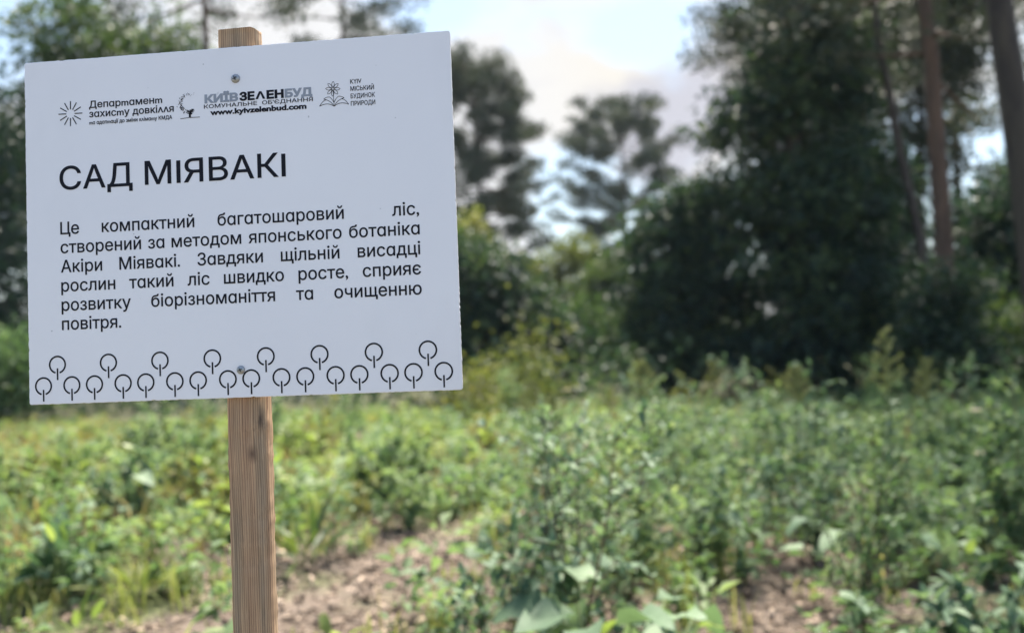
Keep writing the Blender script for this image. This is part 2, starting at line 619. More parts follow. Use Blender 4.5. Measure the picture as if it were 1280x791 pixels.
# post: sawn timber with softened, slightly broken edges
pw, pd = 42e-3 / 2, 29e-3
y0 = T + 0.0006
zs = np.concatenate([np.linspace(-0.10, LEN + 0.0225, 240)])
prof = []
c = 0.0022
for (x_, y_) in ((-pw, y0 + c), (-pw + c, y0), (pw - c * 1.6, y0), (pw, y0 + c * 1.6), (pw, y0 + pd - c), (pw - c, y0 + pd), (-pw + c, y0 + pd), (-pw, y0 + pd - c)):
    prof.append((x_, y_))
prof = np.array(prof)
ring = []
for z in zs:
    j = prof + rr.standard_normal(prof.shape) * 0.00022
    j[2:4] += np.array([[-1, 1]]) * abs(rr.standard_normal()) * 0.0009
    j[4:6, 0] += 0.0009 * max(0, rr.standard_normal() - 0.6)
    j[[0, 7], 0] -= 0.0008 * max(0, rr.standard_normal() - 0.8)
    ring.append(np.column_stack([j, np.full(8, z)]))
for dz, sh in ((0.0012, 0.997),):
    cc = prof.mean(0)
    ring.append(np.column_stack([cc + (prof - cc) * sh, np.full(8, zs[-1] + dz) + 0.0009 * rr.standard_normal(8)]))
ring = np.array(ring)
kk = len(ring)
ii = np.arange(kk * 8).reshape(kk, 8)
f4 = np.stack([ii[:-1], np.roll(ii, -1, 1)[:-1], np.roll(ii, -1, 1)[1:], ii[1:]], -1).reshape(-1, 4)
build('post', ring.reshape(-1, 3), [f4, ii[-1:, :], ii[:1, ::-1]], M['wood'], root)


def text_mesh(s, bold=0.0):
    """outlines of the lettering, filled by winding number: 2D verts and triangles"""
    cu = bpy.data.curves.new('t', 'FONT')
    cu.body = s
    cu.resolution_u = 4
    cu.fill_mode = 'NONE'
    o = bpy.data.objects.new('t', cu)
    COL.objects.link(o)
    bpy.context.view_layer.update()
    m = o.to_mesh()
    vs = [Vector(q.co[:2]) for q in m.vertices]
    es = [tuple(e.vertices) for e in m.edges]
    o.to_mesh_clear()
    bpy.data.objects.remove(o)
    bpy.data.curves.remove(cu)
    # the outlines come as runs of consecutive vertices, each closed by one edge back to its first
    close = {}
    for e in es:
        if abs(e[0] - e[1]) > 1:
            close[min(e)] = max(e)
    loops = [list(range(a_, b_ + 1)) for a_, b_ in sorted(close.items())]
    pts_ = np.array([q[:] for q in vs])

    def area(q):
        return 0.5 * float(np.sum(q[:, 0] * np.roll(q[:, 1], -1) - np.roll(q[:, 0], -1) * q[:, 1]))
    if bold:
        orig = [pts_[l].copy() for l in loops]
        for li, l in enumerate(loops):
            q = orig[li]
            big = q                         # the largest outline round this one tells which way is out
            for lj, o_ in enumerate(orig):
                if lj != li:
                    y1, y2, x1, x2 = o_[:, 1], np.roll(o_[:, 1], -1), o_[:, 0], np.roll(o_[:, 0], -1)
                    hit = (y1 > q[0, 1]) != (y2 > q[0, 1])
                    xi = x1 + (q[0, 1] - y1) / np.where(y2 == y1, 1e-9, y2 - y1) * (x2 - x1)
                    if (hit & (xi > q[0, 0])).sum() % 2 and abs(area(o_)) > abs(area(big)):
                        big = o_
            sg = 1.0 if area(big) > 0 else -1.0
            d1 = unit(q - np.roll(q, 1, 0))
            d2 = unit(np.roll(q, -1, 0) - q)
            nm = np.stack([d1[:, 1] + d2[:, 1], -d1[:, 0] - d2[:, 0]], -1)
            nm = unit(nm)
            cs_ = np.clip(np.sum(nm * np.stack([d1[:, 1], -d1[:, 0]], -1), 1), 0.45, 1)
            pts_[l] = q + sg * nm * (bold / cs_)[:, None]
    es = [(l[i], l[(i + 1) % len(l)]) for l in loops for i in range(len(l))]
    ov, oe, of = delaunay_2d_cdt([Vector(q) for q in pts_], es, [], 0, 1e-6)[:3]
    A = pts_[[e[0] for e in es]]
    B = pts_[[e[1] for e in es]]
    v = np.array([q[:] for q in ov])
    f = []
    for t in of:
        c_ = v[list(t)].mean(0)
        up_ = (A[:, 1] <= c_[1]) & (B[:, 1] > c_[1])
        dn_ = (A[:, 1] > c_[1]) & (B[:, 1] <= c_[1])
        cr_ = (B[:, 0] - A[:, 0]) * (c_[1] - A[:, 1]) - (B[:, 1] - A[:, 1]) * (c_[0] - A[:, 0])
        if int((up_ & (cr_ > 0)).sum()) - int((dn_ & (cr_ < 0)).sum()):
            f.append(list(t))
    return v, f


class Print:
    """flat print on the board, gathered in board millimetres"""
    def __init__(self):
        self.v, self.f = [], []

    def text(self, s, u0, u1, base, em, bold=0.0, gap=None):
        """one word or line fitted between u0 and u1 on the baseline"""
        v, f = text_mesh(s, bold)
        lo, hi = v[:, 0].min(), v[:, 0].max()
        sx = (u1 - u0) / (hi - lo)
        k = len(self.v)
        self.v += [(u0 + (x - lo) * sx, base - y * em) for x, y in v]
        self.f += [[q + k for q in p] for p in f]

    def line(self, words, u0, u1, base, em, sx, bold=0.0, weights=None):
        """a justified line: words at their own width, the gaps take up the rest"""
        ms = [text_mesh(w, bold) for w in words]
        wd = [(v[:, 0].max() - v[:, 0].min()) * sx for v, _ in ms]
        weights = weights or [1] * (len(words) - 1)
        g_ = (u1 - u0 - sum(wd)) / sum(weights) if weights else 0
        u = u0
        for i, ((v, f), w) in enumerate(zip(ms, wd)):
            lo = v[:, 0].min()
            k = len(self.v)
            self.v += [(u + (x - lo) * sx, base - y * em) for x, y in v]
            self.f += [[q + k for q in p] for p in f]
            u += w + (g_ * weights[i] if i < len(weights) else 0)

    def stroke(self, pts, w, closed=False):
        pts = np.asarray(pts, dtype=float)
        if closed:
            pts = np.vstack([pts, pts[:1]])
        t = unit(np.gradient(pts, axis=0))
        if closed:
            t[0] = t[-1] = unit(pts[1] - pts[-2])
        nrm = np.stack([-t[:, 1], t[:, 0]], -1) * w / 2
        k = len(self.v)
        for a, b in zip(pts + nrm, pts - nrm):
            self.v += [tuple(a), tuple(b)]
        self.f += [[k + 2 * i, k + 2 * i + 1, k + 2 * i + 3, k + 2 * i + 2] for i in range(len(pts) - 1)]

    def poly(self, pts):
        k = len(self.v)
        self.v += [tuple(p) for p in pts]
        self.f.append(list(range(k, k + len(pts))))

    def build(self, name, mat, parent, lift=0.0006):
        me = bpy.data.meshes.new(name)
        a = np.array(self.v)
        x, z = bl(a[:, 0], a[:, 1])
        me.from_pydata(np.stack([x, np.full(len(x), -lift), z], -1).tolist(), [], self.f)
        me.materials.append(mat)
        me.update()
        o = bpy.data.objects.new(name, me)
        COL.objects.link(o)
        o.parent = parent
        return o


p = Print()
p.text('САД', 34.5, 108.6, 126.2, 30.9, 0.008)
p.text('МIЯВАКI', 120.9, 259.9, 126.2, 30.9, 0.008)
p.build('heading_text', M['ink'], board)

p = Print()
A_ = '\u0251'
rows = [(['Це', 'компактний', 'багатошаровий', 'ліс,'], 169.2, [1, 1, 2]),
        (['створений', 'за', 'методом', 'японського', 'ботаніка'], 187.4, None),
        (['Акіри', 'Міявакі.', 'Завдяки', 'щільній', 'висадці'], 205.9, None),
        (['рослин', 'такий', 'ліс', 'швидко', 'росте,', 'сприяє'], 224.3, None),
        (['розвитку', 'біорізноманіття', 'та', 'очищенню'], 242.8, None)]
for words, base, wt in rows:
    p.line([w.replace('а', A_) for w in words], 34.4, 385.6, base, 16.2, 16.2, 0.011, wt)
p.text('повітря.', 34.5, 94.3, 261.0, 16.2, 0.011)
p.build('paragraph_text', M['ink'], board)


def arc(cu, cv, r_, a0, a1, k=36):
    a = np.radians(np.linspace(a0, a1, k))
    return np.stack([cu + r_ * np.cos(a), cv + r_ * np.sin(a)], -1)


p = Print()
UP = [29.2, 80.7, 132.1, 183.7, 235.7, 287.3, 338.8, 389.4]
LO = [14.7, 43.5, 66.3, 95.0, 117.6, 146.4, 169.3, 198.4, 221.1, 250.3, 273.1, 302.0, 324.5, 353.0, 375.3, 403.4]
for us, v_ in ((UP, 294.0), (LO, 314.0)):
    for u in us:
        p.stroke(arc(u, v_, 7.9, 90 + 15, 450 - 15, 48), 1.6)
        p.stroke([(u, v_ + 3.4), (u, v_ + 9), (u, v_ + 14.6)], 1.5)
p.build('tree_icon_row', M['ink'], board)

p = Print()                                  # department mark: a burst of twelve rays and three lines
for k in range(12):
    a = math.radians(30 * k + 1)
    ca, sa = math.cos(a), math.sin(a)
    r0, r1 = 4.3, 12.2
    p.stroke([(46.9 + r0 * ca, 52.8 + r0 * sa), (46.9 + 8 * ca, 52.8 + 8 * sa), (46.9 + r1 * ca, 52.8 + r1 * sa)], 0.95)
p.text('Депɑртɑмент'.replace('т', 'm'), 66.0, 140.0, 48.6, 9.3, 0.018)
p.text('зɑхисmу довкіʌʌя', 66.0, 151.4, 57.7, 9.3, 0.018)
p.text('mɑ ɑдɑпmɑції до зміни кʌімɑmу КМДА', 66.0, 149.6, 64.7, 5.0, 0.022)
p.build('department_logo', M['ink'], board)

p = Print()                                  # a tree drawn as a crescent of leaf dots over a ground line
lr = random.Random(3)
for k in range(150):
    t = lr.random() ** 0.8
    a = math.radians(-62 - 238 * t)          # from the top, round the left side to the lower right
    rad = 9.3 + lr.gauss(0, 0.9 + 0.5 * t)
    cu, cv = 167.3 + 0.98 * rad * math.cos(a), 50.6 + 0.92 * rad * math.sin(a)
    s = 0.30 + 0.75 * t * lr.random() + 0.12
    b = lr.random() * 6.28
    p.poly([(cu + s * math.cos(b), cv + s * math.sin(b)), (cu + 0.5 * s * math.cos(b + 1.6), cv + 0.5 * s * math.sin(b + 1.6)),
            (cu - s * math.cos(b), cv - s * math.sin(b)), (cu + 0.5 * s * math.cos(b - 1.6), cv + 0.5 * s * math.sin(b - 1.6))])
p.poly([(166.2, 64.2), (166.5, 59.5), (164.0, 57.8), (164.3, 57.2), (167.3, 58.6), (169.8, 57.2), (170.2, 57.7), (168.0, 59.6), (168.4, 64.2)])
p.stroke([(157.8, 65.2), (167, 64.6), (177.2, 64.8)], 0.6)
p.text('ЗЕ', 216.6, 231.6, 51.6, 10.2, 0.055)
p.poly([(232.2, 51.6), (236.0, 44.2), (238.2, 44.2), (237.2, 46.4), (234.8, 51.6)])
p.poly([(237.3, 46.3), (238.3, 44.2), (242.0, 51.6), (239.5, 51.6)])
p.text('ЕН', 243.2, 260.0, 51.6, 10.2, 0.055)
p.text("КОМУНАЛЬНЕ  ОБ'ЄДНАННЯ", 181.4, 288.0, 57.0, 5.0, 0.012)
p.text('www.kyivzelenbud.com', 187.4, 281.7, 63.6, 7.0, 0.045)
p.build('parks_logo', M['ink'], board)
p = Print()
p.text('КИЇВ', 182.1, 215.4, 51.6, 10.2, 0.055)
p.build('first_word_lettering', M['grey_ink'], board)
p = Print()
p.text('БУД', 261.0, 287.7, 51.6, 10.2, 0.055)
p.build('last_word_lettering', M['grey_ink'], board)

p = Print()                                  # nature house mark: an open book with an eight petalled flower
fu, fv = 307.6, 46.8
for k in range(8):
    a = math.radians(45 * k - 90 + 4)
    d_ = np.array([math.cos(a), math.sin(a)])
    q_ = np.array([-d_[1], d_[0]])
    c0 = np.array([fu, fv])
    t = np.linspace(0, 1, 9)
    side = np.sin(np.pi * t ** 1.15) * 1.25
    up_ = c0 + d_ * (0.8 + 6.3 * t)[:, None] + q_ * side[:, None]
    dn_ = c0 + d_ * (0.8 + 6.3 * t)[:, None] - q_ * side[:, None]
    p.stroke(np.vstack([up_, dn_[::-1][1:-1]]), 0.42, True)
p.stroke([(307.7, 48), (308.0, 54), (308.3, 62)], 0.45)


def bez(a, b, c_, k=12):
    t = np.linspace(0, 1, k)[:, None]
    a, b, c_ = map(np.array, (a, b, c_))
    return (1 - t) ** 2 * a + 2 * t * (1 - t) * b + t * t * c_


for s in (-1, 1):
    X_ = lambda x: 308.3 + s * x
    p.stroke(bez((X_(0), 63.4), (X_(6), 58.6), (X_(14), 62.4)), 0.55)
    p.stroke(bez((X_(14), 62.4), (X_(10.5), 57.0), (X_(7.5), 56.9)), 0.5)
    p.stroke(bez((X_(0), 63.4), (X_(3), 57.6), (X_(9.8), 56.0)), 0.5)
    p.stroke(bez((X_(9.8), 56.0), (X_(8), 54.4), (X_(4.5), 54.2)), 0.45)
    p.stroke(bez((X_(0), 60.0), (X_(2), 55.6), (X_(4.5), 54.2)), 0.45)
for s, u1, b in (('KYIV', 335.2, 43.2), ('МIСЬКИЙ', 346.9, 50.0), ('БУДИНОК', 347.6, 57.0), ('ПРИРОДИ', 347.7, 64.0)):
    p.text(s, 324.4, u1, b, 5.9, 0.012)
p.build('nature_house_logo', M['ink'], board)

for su, sv, sr in ((213.3, 30.4, 4.3), (211.3, 305.6, 4.0)):
    gq = Geo()
    x, z = bl(su, sv)
    r_ = sr * K
    rings = [(r_ * 1.0, 0.0), (r_ * 0.98, -0.0007), (r_ * 0.72, -0.0020), (r_ * 0.4, -0.0026)]
    th = np.linspace(0, 2 * np.pi, 24, endpoint=False)
    vv = np.concatenate([np.stack([x + a * np.cos(th), np.full(24, b - 0.0005), z + a * np.sin(th)], -1) for a, b in rings] + [np.array([[x, -0.0032, z]])])
    ix = np.arange(96).reshape(4, 24)
    gq.add(vv, np.stack([ix[:-1], ix[1:], np.roll(ix, -1, 1)[1:], np.roll(ix, -1, 1)[:-1]], -1).reshape(-1, 4), [(ix[3, i], 96, ix[3, (i + 1) % 24]) for i in range(24)])
    scw = gq.build('screw', M['steel'], root, smooth=True)
    gq = Geo()
    for a in (0.4, 0.4 + math.pi / 2):
        d_ = np.array([math.cos(a), 0, math.sin(a)])
        e_ = np.array([-math.sin(a), 0, math.cos(a)])
        o_ = np.array([x, -0.00395 - (0.0002 if a > 1 else 0), z])
        l_, w_ = r_ * 0.5, r_ * 0.12
        gq.add([o_ - d_ * l_ - e_ * w_, o_ + d_ * l_ - e_ * w_, o_ + d_ * l_ + e_ * w_, o_ - d_ * l_ + e_ * w_], [(0, 1, 2, 3)])
    gq.build('cross_recess', M['slot'], scw)

# ------------------------------------------------------------------ trees


def trunk_path(r, x_lean, y_lean, h, k=9, wob=0.08):
    t = np.linspace(0, 1, k)
    w = np.cumsum(r.standard_normal((k, 2)) * wob, axis=0)
    w -= w[0]
    return np.column_stack([x_lean * t + w[:, 0] * t, y_lean * t + w[:, 1] * t, h * t - 0.05])


def broad_tree(name, label, x, y, h, lobes, mat, n, seed, leaf=0.14, tr=0.12, bark='dark_bark', clump=0.42, lean=(0, 0), group=None, tone=(0, 1), cat='tree', nclump=None, trunk_h=0.8):
    """a leafy tree: tapered trunk and limbs, and leaves gathered in uneven clumps inside the lobes of its crown"""
    r = np.random.default_rng(seed)
    t = thing(name, label, cat, (x, y, 0), 0, group)
    lobes = np.array(lobes, dtype=float)
    vol = np.prod(lobes[:, 3:], axis=1)
    nc = nclump or int(30 + 26 * vol.sum() / clump ** 2 / 4)
    nc = min(nc, 420)
    which = r.choice(len(lobes), nc, p=vol / vol.sum())
    d = rnd_unit(r, nc)
    rad = r.random(nc) ** 0.42
    C = lobes[which, :3] + d * rad[:, None] * lobes[which, 3:]
    C[:, 2] = np.maximum(C[:, 2], 0.25)
    cr = clump * (0.55 + 0.9 * r.random(nc))
    wts = cr ** 2
    k = r.choice(nc, n, p=wts / wts.sum())
    off = r.standard_normal((n, 3)) * np.array([0.5, 0.5, 0.36])
    P = C[k] + off * cr[k][:, None]
    P[:, 2] = np.maximum(P[:, 2], 0.04)
    out = unit(off + 0.5 * d[k])
    D = unit(out * 0.7 + rnd_unit(r, n) * 0.8 + np.array([0, 0, -0.25]))
    N = rnd_unit(r, n, 0.9)
    s = leaf * (0.6 + 0.8 * r.random(n))
    v, f, kk_ = leaves(P, D, N, s, s * 0.62)
    tn = np.clip(tone[0] + (tone[1] - tone[0]) * (0.55 * r.random(nc)[k] + 0.45 * r.random(n)), 0, 1)
    G = Geo()
    path = trunk_path(r, lean[0], lean[1], h * trunk_h)
    G.tube(path, tr * np.linspace(1.15, 0.18, len(path)) ** 0.9, 9, 0.05, r)
    for ci in r.choice(nc, min(nc, 26), replace=False):
        tz = np.clip((C[ci, 2] - 0.35 * np.linalg.norm(C[ci, :2])) / (h * trunk_h), 0.12, 0.9)
        j = tz * (len(path) - 1)
        a = path[int(j)] + (path[min(int(j) + 1, len(path) - 1)] - path[int(j)]) * (j - int(j))
        e = C[ci]
        m1 = a + (e - a) * 0.5 + np.array([0, 0, 0.12 * np.linalg.norm(e - a)]) + r.standard_normal(3) * 0.04
        G.tube([a, m1, e], tr * np.array([0.34, 0.2, 0.06]) * (1.1 - 0.6 * tz), 5)
    G.build('trunk', M[bark], t, smooth=True)
    build('crown', v, f, M[mat], t, tone=np.repeat(tn, kk_))
    return t


def pine(name, label, x, y, h, cb, rad, seed, n=9000, tr=0.2, lean=(0, 0), bark='pine_bark', nb=34, clump=0.75, needle=0.20, sparse=None, mat='needles', cat='tree', group=None):
    """a Scots pine: bare reddish bole, crooked boughs, flat clouds of needles at their ends"""
    r = np.random.default_rng(seed)
    t = thing(name, label, cat, (x, y, 0), 0, group)
    G = Geo()
    path = trunk_path(r, lean[0], lean[1], h * 0.97, 12, 0.10)
    G.tube(path, tr * np.concatenate([[1.25], np.linspace(1.0, 0.12, 11)]), 10, 0.04, r)
    C, cr = [], []
    for i in range(nb):
        fz = cb + (1 - cb) * (i + r.random()) / nb
        j = min(fz, 0.985) * (len(path) - 1)
        a = path[int(j)] + (path[min(int(j) + 1, len(path) - 1)] - path[int(j)]) * (j - int(j))
        q = (fz - cb) / (1 - cb)
        L_ = rad * (0.35 + 0.75 * math.sin(math.pi * min(1, 0.25 + 0.72 * q)) ** 0.8) * (0.55 + 0.65 * r.random())
        az = i * 2.4 + r.random() * 0.9
        up = (-0.10 + 0.55 * q) + 0.15 * r.standard_normal()
        e = a + L_ * np.array([math.cos(az), math.sin(az), up])
        m1 = a + (e - a) * 0.55 + np.array([0, 0, -0.06 * L_]) + r.standard_normal(3) * 0.06 * L_
        G.tube([a, m1, e], tr * np.array([0.26, 0.16, 0.05]) * (1.15 - 0.75 * q), 5)
        k = 1 + int(2.5 * L_ / rad + r.random())
        for s in range(k):
            u = 1.0 - 0.28 * s
            C.append(m1 + (e - m1) * u + r.standard_normal(3) * 0.16 * clump)
            cr.append(clump * (0.65 + 0.6 * r.random()) * (1.0 if s == 0 else 0.75))
    C.append(path[-1])
    cr.append(clump)
    C, cr = np.array(C), np.array(cr)
    w = cr ** 2
    k = r.choice(len(C), n, p=w / w.sum())
    off = rnd_unit(r, n) * (r.random((n, 1)) ** 0.4) * np.array([1.0, 1.0, 0.58])
    P = C[k] + off * cr[k][:, None]
    D = unit(off * 0.6 + rnd_unit(r, n) * 0.7 + np.array([0, 0, 0.45]))
    N = rnd_unit(r, n)
    s = needle * (0.7 + 0.6 * r.random(n))
    v, f, kk_ = leaves(P, D, N, s, s * 0.34, 0.05, 0.0)
    G.build('trunk', M[bark], t, smooth=True)
    build('crown', v, f, M[mat], t, tone=np.repeat(np.clip(0.5 * r.random(len(C))[k] + 0.5 * r.random(n), 0, 1), kk_))
    return t


def gx(u, Y):
    return (u - 640) / 1200 * Y


# the belt of trees behind the plot, left to right
broad_tree('broadleaf_tree', 'dark tree cut by the left edge, beside the sign board', gx(-75, 18), 18, 8.2,
           [(0.4, 0, 2.2, 1.7, 1.6, 2.3), (0.2, 0, 4.6, 1.6, 1.5, 2.0), (-0.5, 0, 6.4, 1.4, 1.4, 1.5)], 'dark_leaf', 17000, 21, 0.15, tone=(0, 0.45))  # leaf tones held at the dark end, painting in its backlit shade
broad_tree('broadleaf_tree', 'light green treetop over the left end of the sign', gx(100, 27), 27, 12,
           [(0, 0, 9.7, 1.6, 1.5, 1.9), (-0.3, 0, 6.5, 2.2, 2, 2.4)], 'mid_leaf', 13000, 22, 0.2)
broad_tree('broadleaf_tree', 'smaller light green treetop left of the post top', gx(212, 29), 29, 12.4,
           [(0, 0, 10.2, 1.3, 1.1, 1.7), (-0.1, 0, 6.5, 2, 2, 2.4)], 'mid_leaf', 10000, 23, 0.2)
pine('pine_tree', 'pine with a slim brown trunk rising behind the post top', gx(300, 24), 24, 16, 0.62, 2.4, 24, 5000, 0.15, lean=(-1.2, 0))
pine('pine_tree', 'pine with a dark bough hanging over the top of the sign', gx(428, 36), 36, 18.5, 0.64, 2.4, 25, 9000, 0.2)
pine('pine_tree', 'pine with a layered crown just right of the sign corner', gx(597, 42), 42, 13.4, 0.32, 2.7, 26, 46000, 0.2, nb=120, clump=0.60)
pine('pine_tree', 'lone far pine with a ragged crown in the middle of the sky', gx(785, 60), 60, 15.3, 0.30, 3.7, 27, 42000, 0.22, nb=110, clump=0.70, needle=0.24)
broad_tree('broadleaf_tree', 'dark bushy tree against the right edge of the sign', gx(612, 19), 19, 3.9,
           [(-0.3, 0, 1.6, 1.1, 1.0, 1.6), (-0.75, 0, 2.7, 0.75, 0.7, 0.9), (0.5, 0, 1.4, 0.8, 0.7, 1.3), (1.1, 0, 0.9, 0.6, 0.6, 0.9)], 'dark_leaf', 14000, 28, 0.14)
broad_tree('broadleaf_tree', 'yellow green lit tree behind the dark bush beside the sign', gx(560, 26), 26, 4.9,
           [(0.2, 0, 3.0, 1.2, 1.1, 1.7)], 'yellow_leaf', 4500, 29, 0.15, clump=0.3, nclump=90)
broad_tree('broadleaf_tree', 'loose yellowish tree in the gap below the far pine', gx(705, 33), 33, 5.0,
           [(0, 0, 2.2, 1.4, 1.2, 2.0), (0.5, 0, 3.6, 0.7, 0.8, 1.3), (-0.7, 0, 3.2, 0.6, 0.6, 1.0)], 'yellow_leaf', 6000, 30, 0.15, tone=(0, 0.6), clump=0.32, nclump=120)
broad_tree('broadleaf_tree', 'greener loose tree right of the yellowish one in the gap', gx(752, 30), 30, 3.7,
           [(0, 0, 1.7, 0.9, 0.9, 1.7), (0.3, 0, 3.0, 0.5, 0.5, 0.9)], 'mid_leaf', 4500, 31, 0.15, clump=0.32, nclump=80)
broad_tree('broadleaf_tree', 'low dark tree in shade at the foot of the gap', gx(735, 21), 21, 2.0,
           [(0, 0, 0.9, 1.0, 0.8, 0.9), (-0.8, 0.3, 0.8, 0.8, 0.6, 0.7)], 'mid_leaf', 5000, 32, 0.13, tone=(0, 0.5))
broad_tree('broadleaf_tree', 'rounded dark tree on the left flank of the great dark tree', gx(858, 17.5), 17.5, 4.4,
           [(-0.2, 0, 1.8, 1.05, 1.0, 1.5), (0.35, 0, 2.9, 0.8, 0.8, 1.1), (-0.5, 0, 1.0, 0.7, 0.7, 0.9)], 'dark_leaf', 15000, 33, 0.13)
broad_tree('broadleaf_tree', 'great dark tree filling the right of the view beyond the top edge', gx(1000, 17), 17, 9.6,
           [(0.1, 0, 1.2, 1.5, 1.3, 1.3), (0.1, 0, 2.4, 1.6, 1.4, 1.9), (0.15, 0, 4.2, 1.55, 1.4, 1.7), (0.25, 0, 6.0, 1.1, 1.1, 1.4), (0.3, 0, 7.4, 0.75, 0.8, 1.1)], 'dark_leaf', 30000, 34, 0.13, tr=0.2, clump=0.42, nclump=185)
pine('pine_tree', 'tall bushy pine rising behind the great dark tree out of the picture', gx(1003, 22), 22, 14, 0.30, 1.9, 50, 26000, 0.2, clump=0.55, needle=0.16, nb=90)
broad_tree('broadleaf_tree', 'dark tree joining the great one left of the pine trunks', gx(1095, 19), 19, 5.8,
           [(0, 0, 1.9, 0.95, 1.0, 1.9), (-0.1, 0, 4.0, 0.8, 0.8, 1.3)], 'dark_leaf', 13000, 35, 0.13)
pine('pine_tree', 'thin dark trunk leaning left in front of the straight pine', gx(1186, 16), 16, 11.5, 0.62, 1.9, 36, 4500, 0.095, lean=(-1.95, 0), bark='dark_bark', clump=0.5, needle=0.14)
pine('pine_tree', 'straight reddish pine trunk near the right edge', gx(1184, 14.5), 14.5, 15, 0.34, 2.0, 37, 9000, 0.15, lean=(0.05, 0), clump=0.55, needle=0.14, nb=34)
pine('pine_tree', 'slim distant trunk close behind the straight reddish pine', gx(1207, 26), 26, 15, 0.36, 2.4, 38, 12000, 0.13, lean=(0, 0), clump=0.75, nb=40)
pine('pine_tree', 'thick leaning trunk at the right edge with mossy bark', gx(1316, 11), 11, 13, 0.70, 2.6, 39, 2200, 0.21, lean=(-1.0, 0), bark='moss_bark')
broad_tree('broadleaf_tree', 'shaded tree between the right hand trunks', gx(1232, 20), 20, 5.0,
           [(0, 0, 1.8, 1.1, 1.0, 1.6), (0.5, 0, 3.4, 0.8, 0.8, 1.0), (-0.3, 0, 3.0, 0.6, 0.6, 0.8)], 'dark_leaf', 10000, 40, 0.13, tone=(0, 0.9))
broad_tree('broadleaf_tree', 'dark young tree hiding the foot of the straight reddish pine', gx(1178, 13.6), 13.6, 2.3,
           [(0, 0, 0.9, 0.65, 0.6, 0.9), (0.15, 0, 1.6, 0.45, 0.45, 0.6)], 'dark_leaf', 6000, 48, 0.10, clump=0.3, tr=0.04)
broad_tree('broadleaf_tree', 'dark tree at the right edge behind the leaning mossy trunk', gx(1275, 17), 17, 4.2,
           [(-0.2, 0, 1.3, 1.1, 0.8, 1.3), (0.2, 0, 2.9, 0.8, 0.7, 1.1)], 'dark_leaf', 12000, 49, 0.13)
broad_tree('bush', 'green bush low at the right edge under the leaning trunk', gx(1262, 15), 15, 1.5,
           [(0, 0, 0.6, 0.7, 0.7, 0.75), (0.5, 0, 0.9, 0.6, 0.6, 0.6)], 'mid_leaf', 5000, 41, 0.10, cat='bush', tr=0.03)
broad_tree('bush', 'yellowish bush peeping out at the lower right corner of the sign', gx(594, 15), 15, 0.95,
           [(0, 0, 0.35, 0.3, 0.3, 0.33), (0.25, 0, 0.6, 0.14, 0.14, 0.25)], 'yellow_leaf', 800, 42, 0.09, cat='bush', tr=0.02)
broad_tree('bush', 'olive bush with bare twigs below the gap in the trees', gx(655, 14), 14, 1.15,
           [(0, 0, 0.4, 0.35, 0.3, 0.4), (0.15, 0, 0.95, 0.16, 0.16, 0.4)], 'yellow_leaf', 1000, 43, 0.08, cat='bush', tr=0.02, tone=(0, 0.7))
broad_tree('bush', 'pale green bush left of the board at its lower corner', gx(5, 16), 16, 1.9,
           [(0, 0, 0.8, 0.8, 0.7, 0.9)], 'weed_leaf', 3500, 44, 0.11, cat='bush', tr=0.03)
broad_tree('broadleaf_tree', 'loose tree with bright gaps behind the straight pine and leaning trunk', gx(1158, 24), 24, 11,
           [(0, 0, 7.6, 1.5, 1.2, 2.2), (-0.3, 0, 5.0, 1.1, 1.0, 1.5), (0.9, 0, 9.0, 0.9, 0.9, 1.4)], 'needles', 9000, 47, 0.15, clump=0.34, nclump=130)
# trees standing just outside the photograph's frame
broad_tree('broadleaf_tree', 'dark tree outside the view on the left', gx(-330, 20), 20, 9, [(0, 0, 3, 2, 2, 3), (0, 0, 6, 1.7, 1.7, 2)], 'dark_leaf', 9000, 45, 0.2)
pine('pine_tree', 'pine outside the view on the right', gx(1480, 20), 20, 16, 0.5, 2.6, 46, 6000, 0.2)

r = np.random.default_rng(71)
X = np.concatenate([r.uniform(-22, 20, 760)])
Y = np.concatenate([r.uniform(15.2, 27, 760)])
P0 = np.column_stack([X, Y, 0.25 + 0.55 * r.random(760) ** 1.5])
k = r.integers(0, 760, 34000)
P = P0[k] + r.standard_normal((len(k), 3)) * np.array([0.5, 0.4, 0.26])
P[:, 2] = np.abs(P[:, 2])
s = 0.13 * (0.6 + 0.8 * r.random(len(k)))
v, f, kk_ = leaves(P, rnd_unit(r, len(k)), rnd_unit(r, len(k), 0.8), s, s * 0.6)
tag(build('undergrowth', v, f, M['dark_leaf'], tone=np.repeat(np.clip(0.6 * r.random(760)[k] + 0.4 * r.random(len(k)), 0, 1), kk_)),
    'shaded undergrowth at the feet of the trees', 'undergrowth', kind='stuff')

# far woodland that reads as one mass
r = np.random.default_rng(77)
nc = 900
ang = r.uniform(-0.95, 0.95, nc)
dist = r.uniform(62, 95, nc)
hh = 2.2 + 1.6 * np.sin(ang * 9 + 1) + 1.2 * np.sin(ang * 23)
C = np.column_stack([dist * np.sin(ang), dist * np.cos(ang), np.clip(r.random(nc) * np.maximum(hh, 1.2), 0.3, 9)])
k = r.integers(0, nc, 36000)
P = C[k] + r.standard_normal((len(k), 3)) * np.array([1.3, 1.3, 0.7])
P[:, 2] = np.maximum(P[:, 2], 0.1)
s = 0.45 * (0.6 + 0.8 * r.random(len(k)))
v, f, kk_ = leaves(P, rnd_unit(r, len(k)), rnd_unit(r, len(k), 0.8), s, s * 0.7)
tag(build('far_woodland', v, f, M['mid_leaf'], tone=np.repeat(np.clip(0.6 * r.random(nc)[k] + 0.4 * r.random(len(k)), 0, 1), kk_)),
    'far belt of woodland seen through the gaps between trees', 'woodland', kind='stuff')

# ------------------------------------------------------------------ the plot: mulch, grass, weeds (uncountable) and single plants


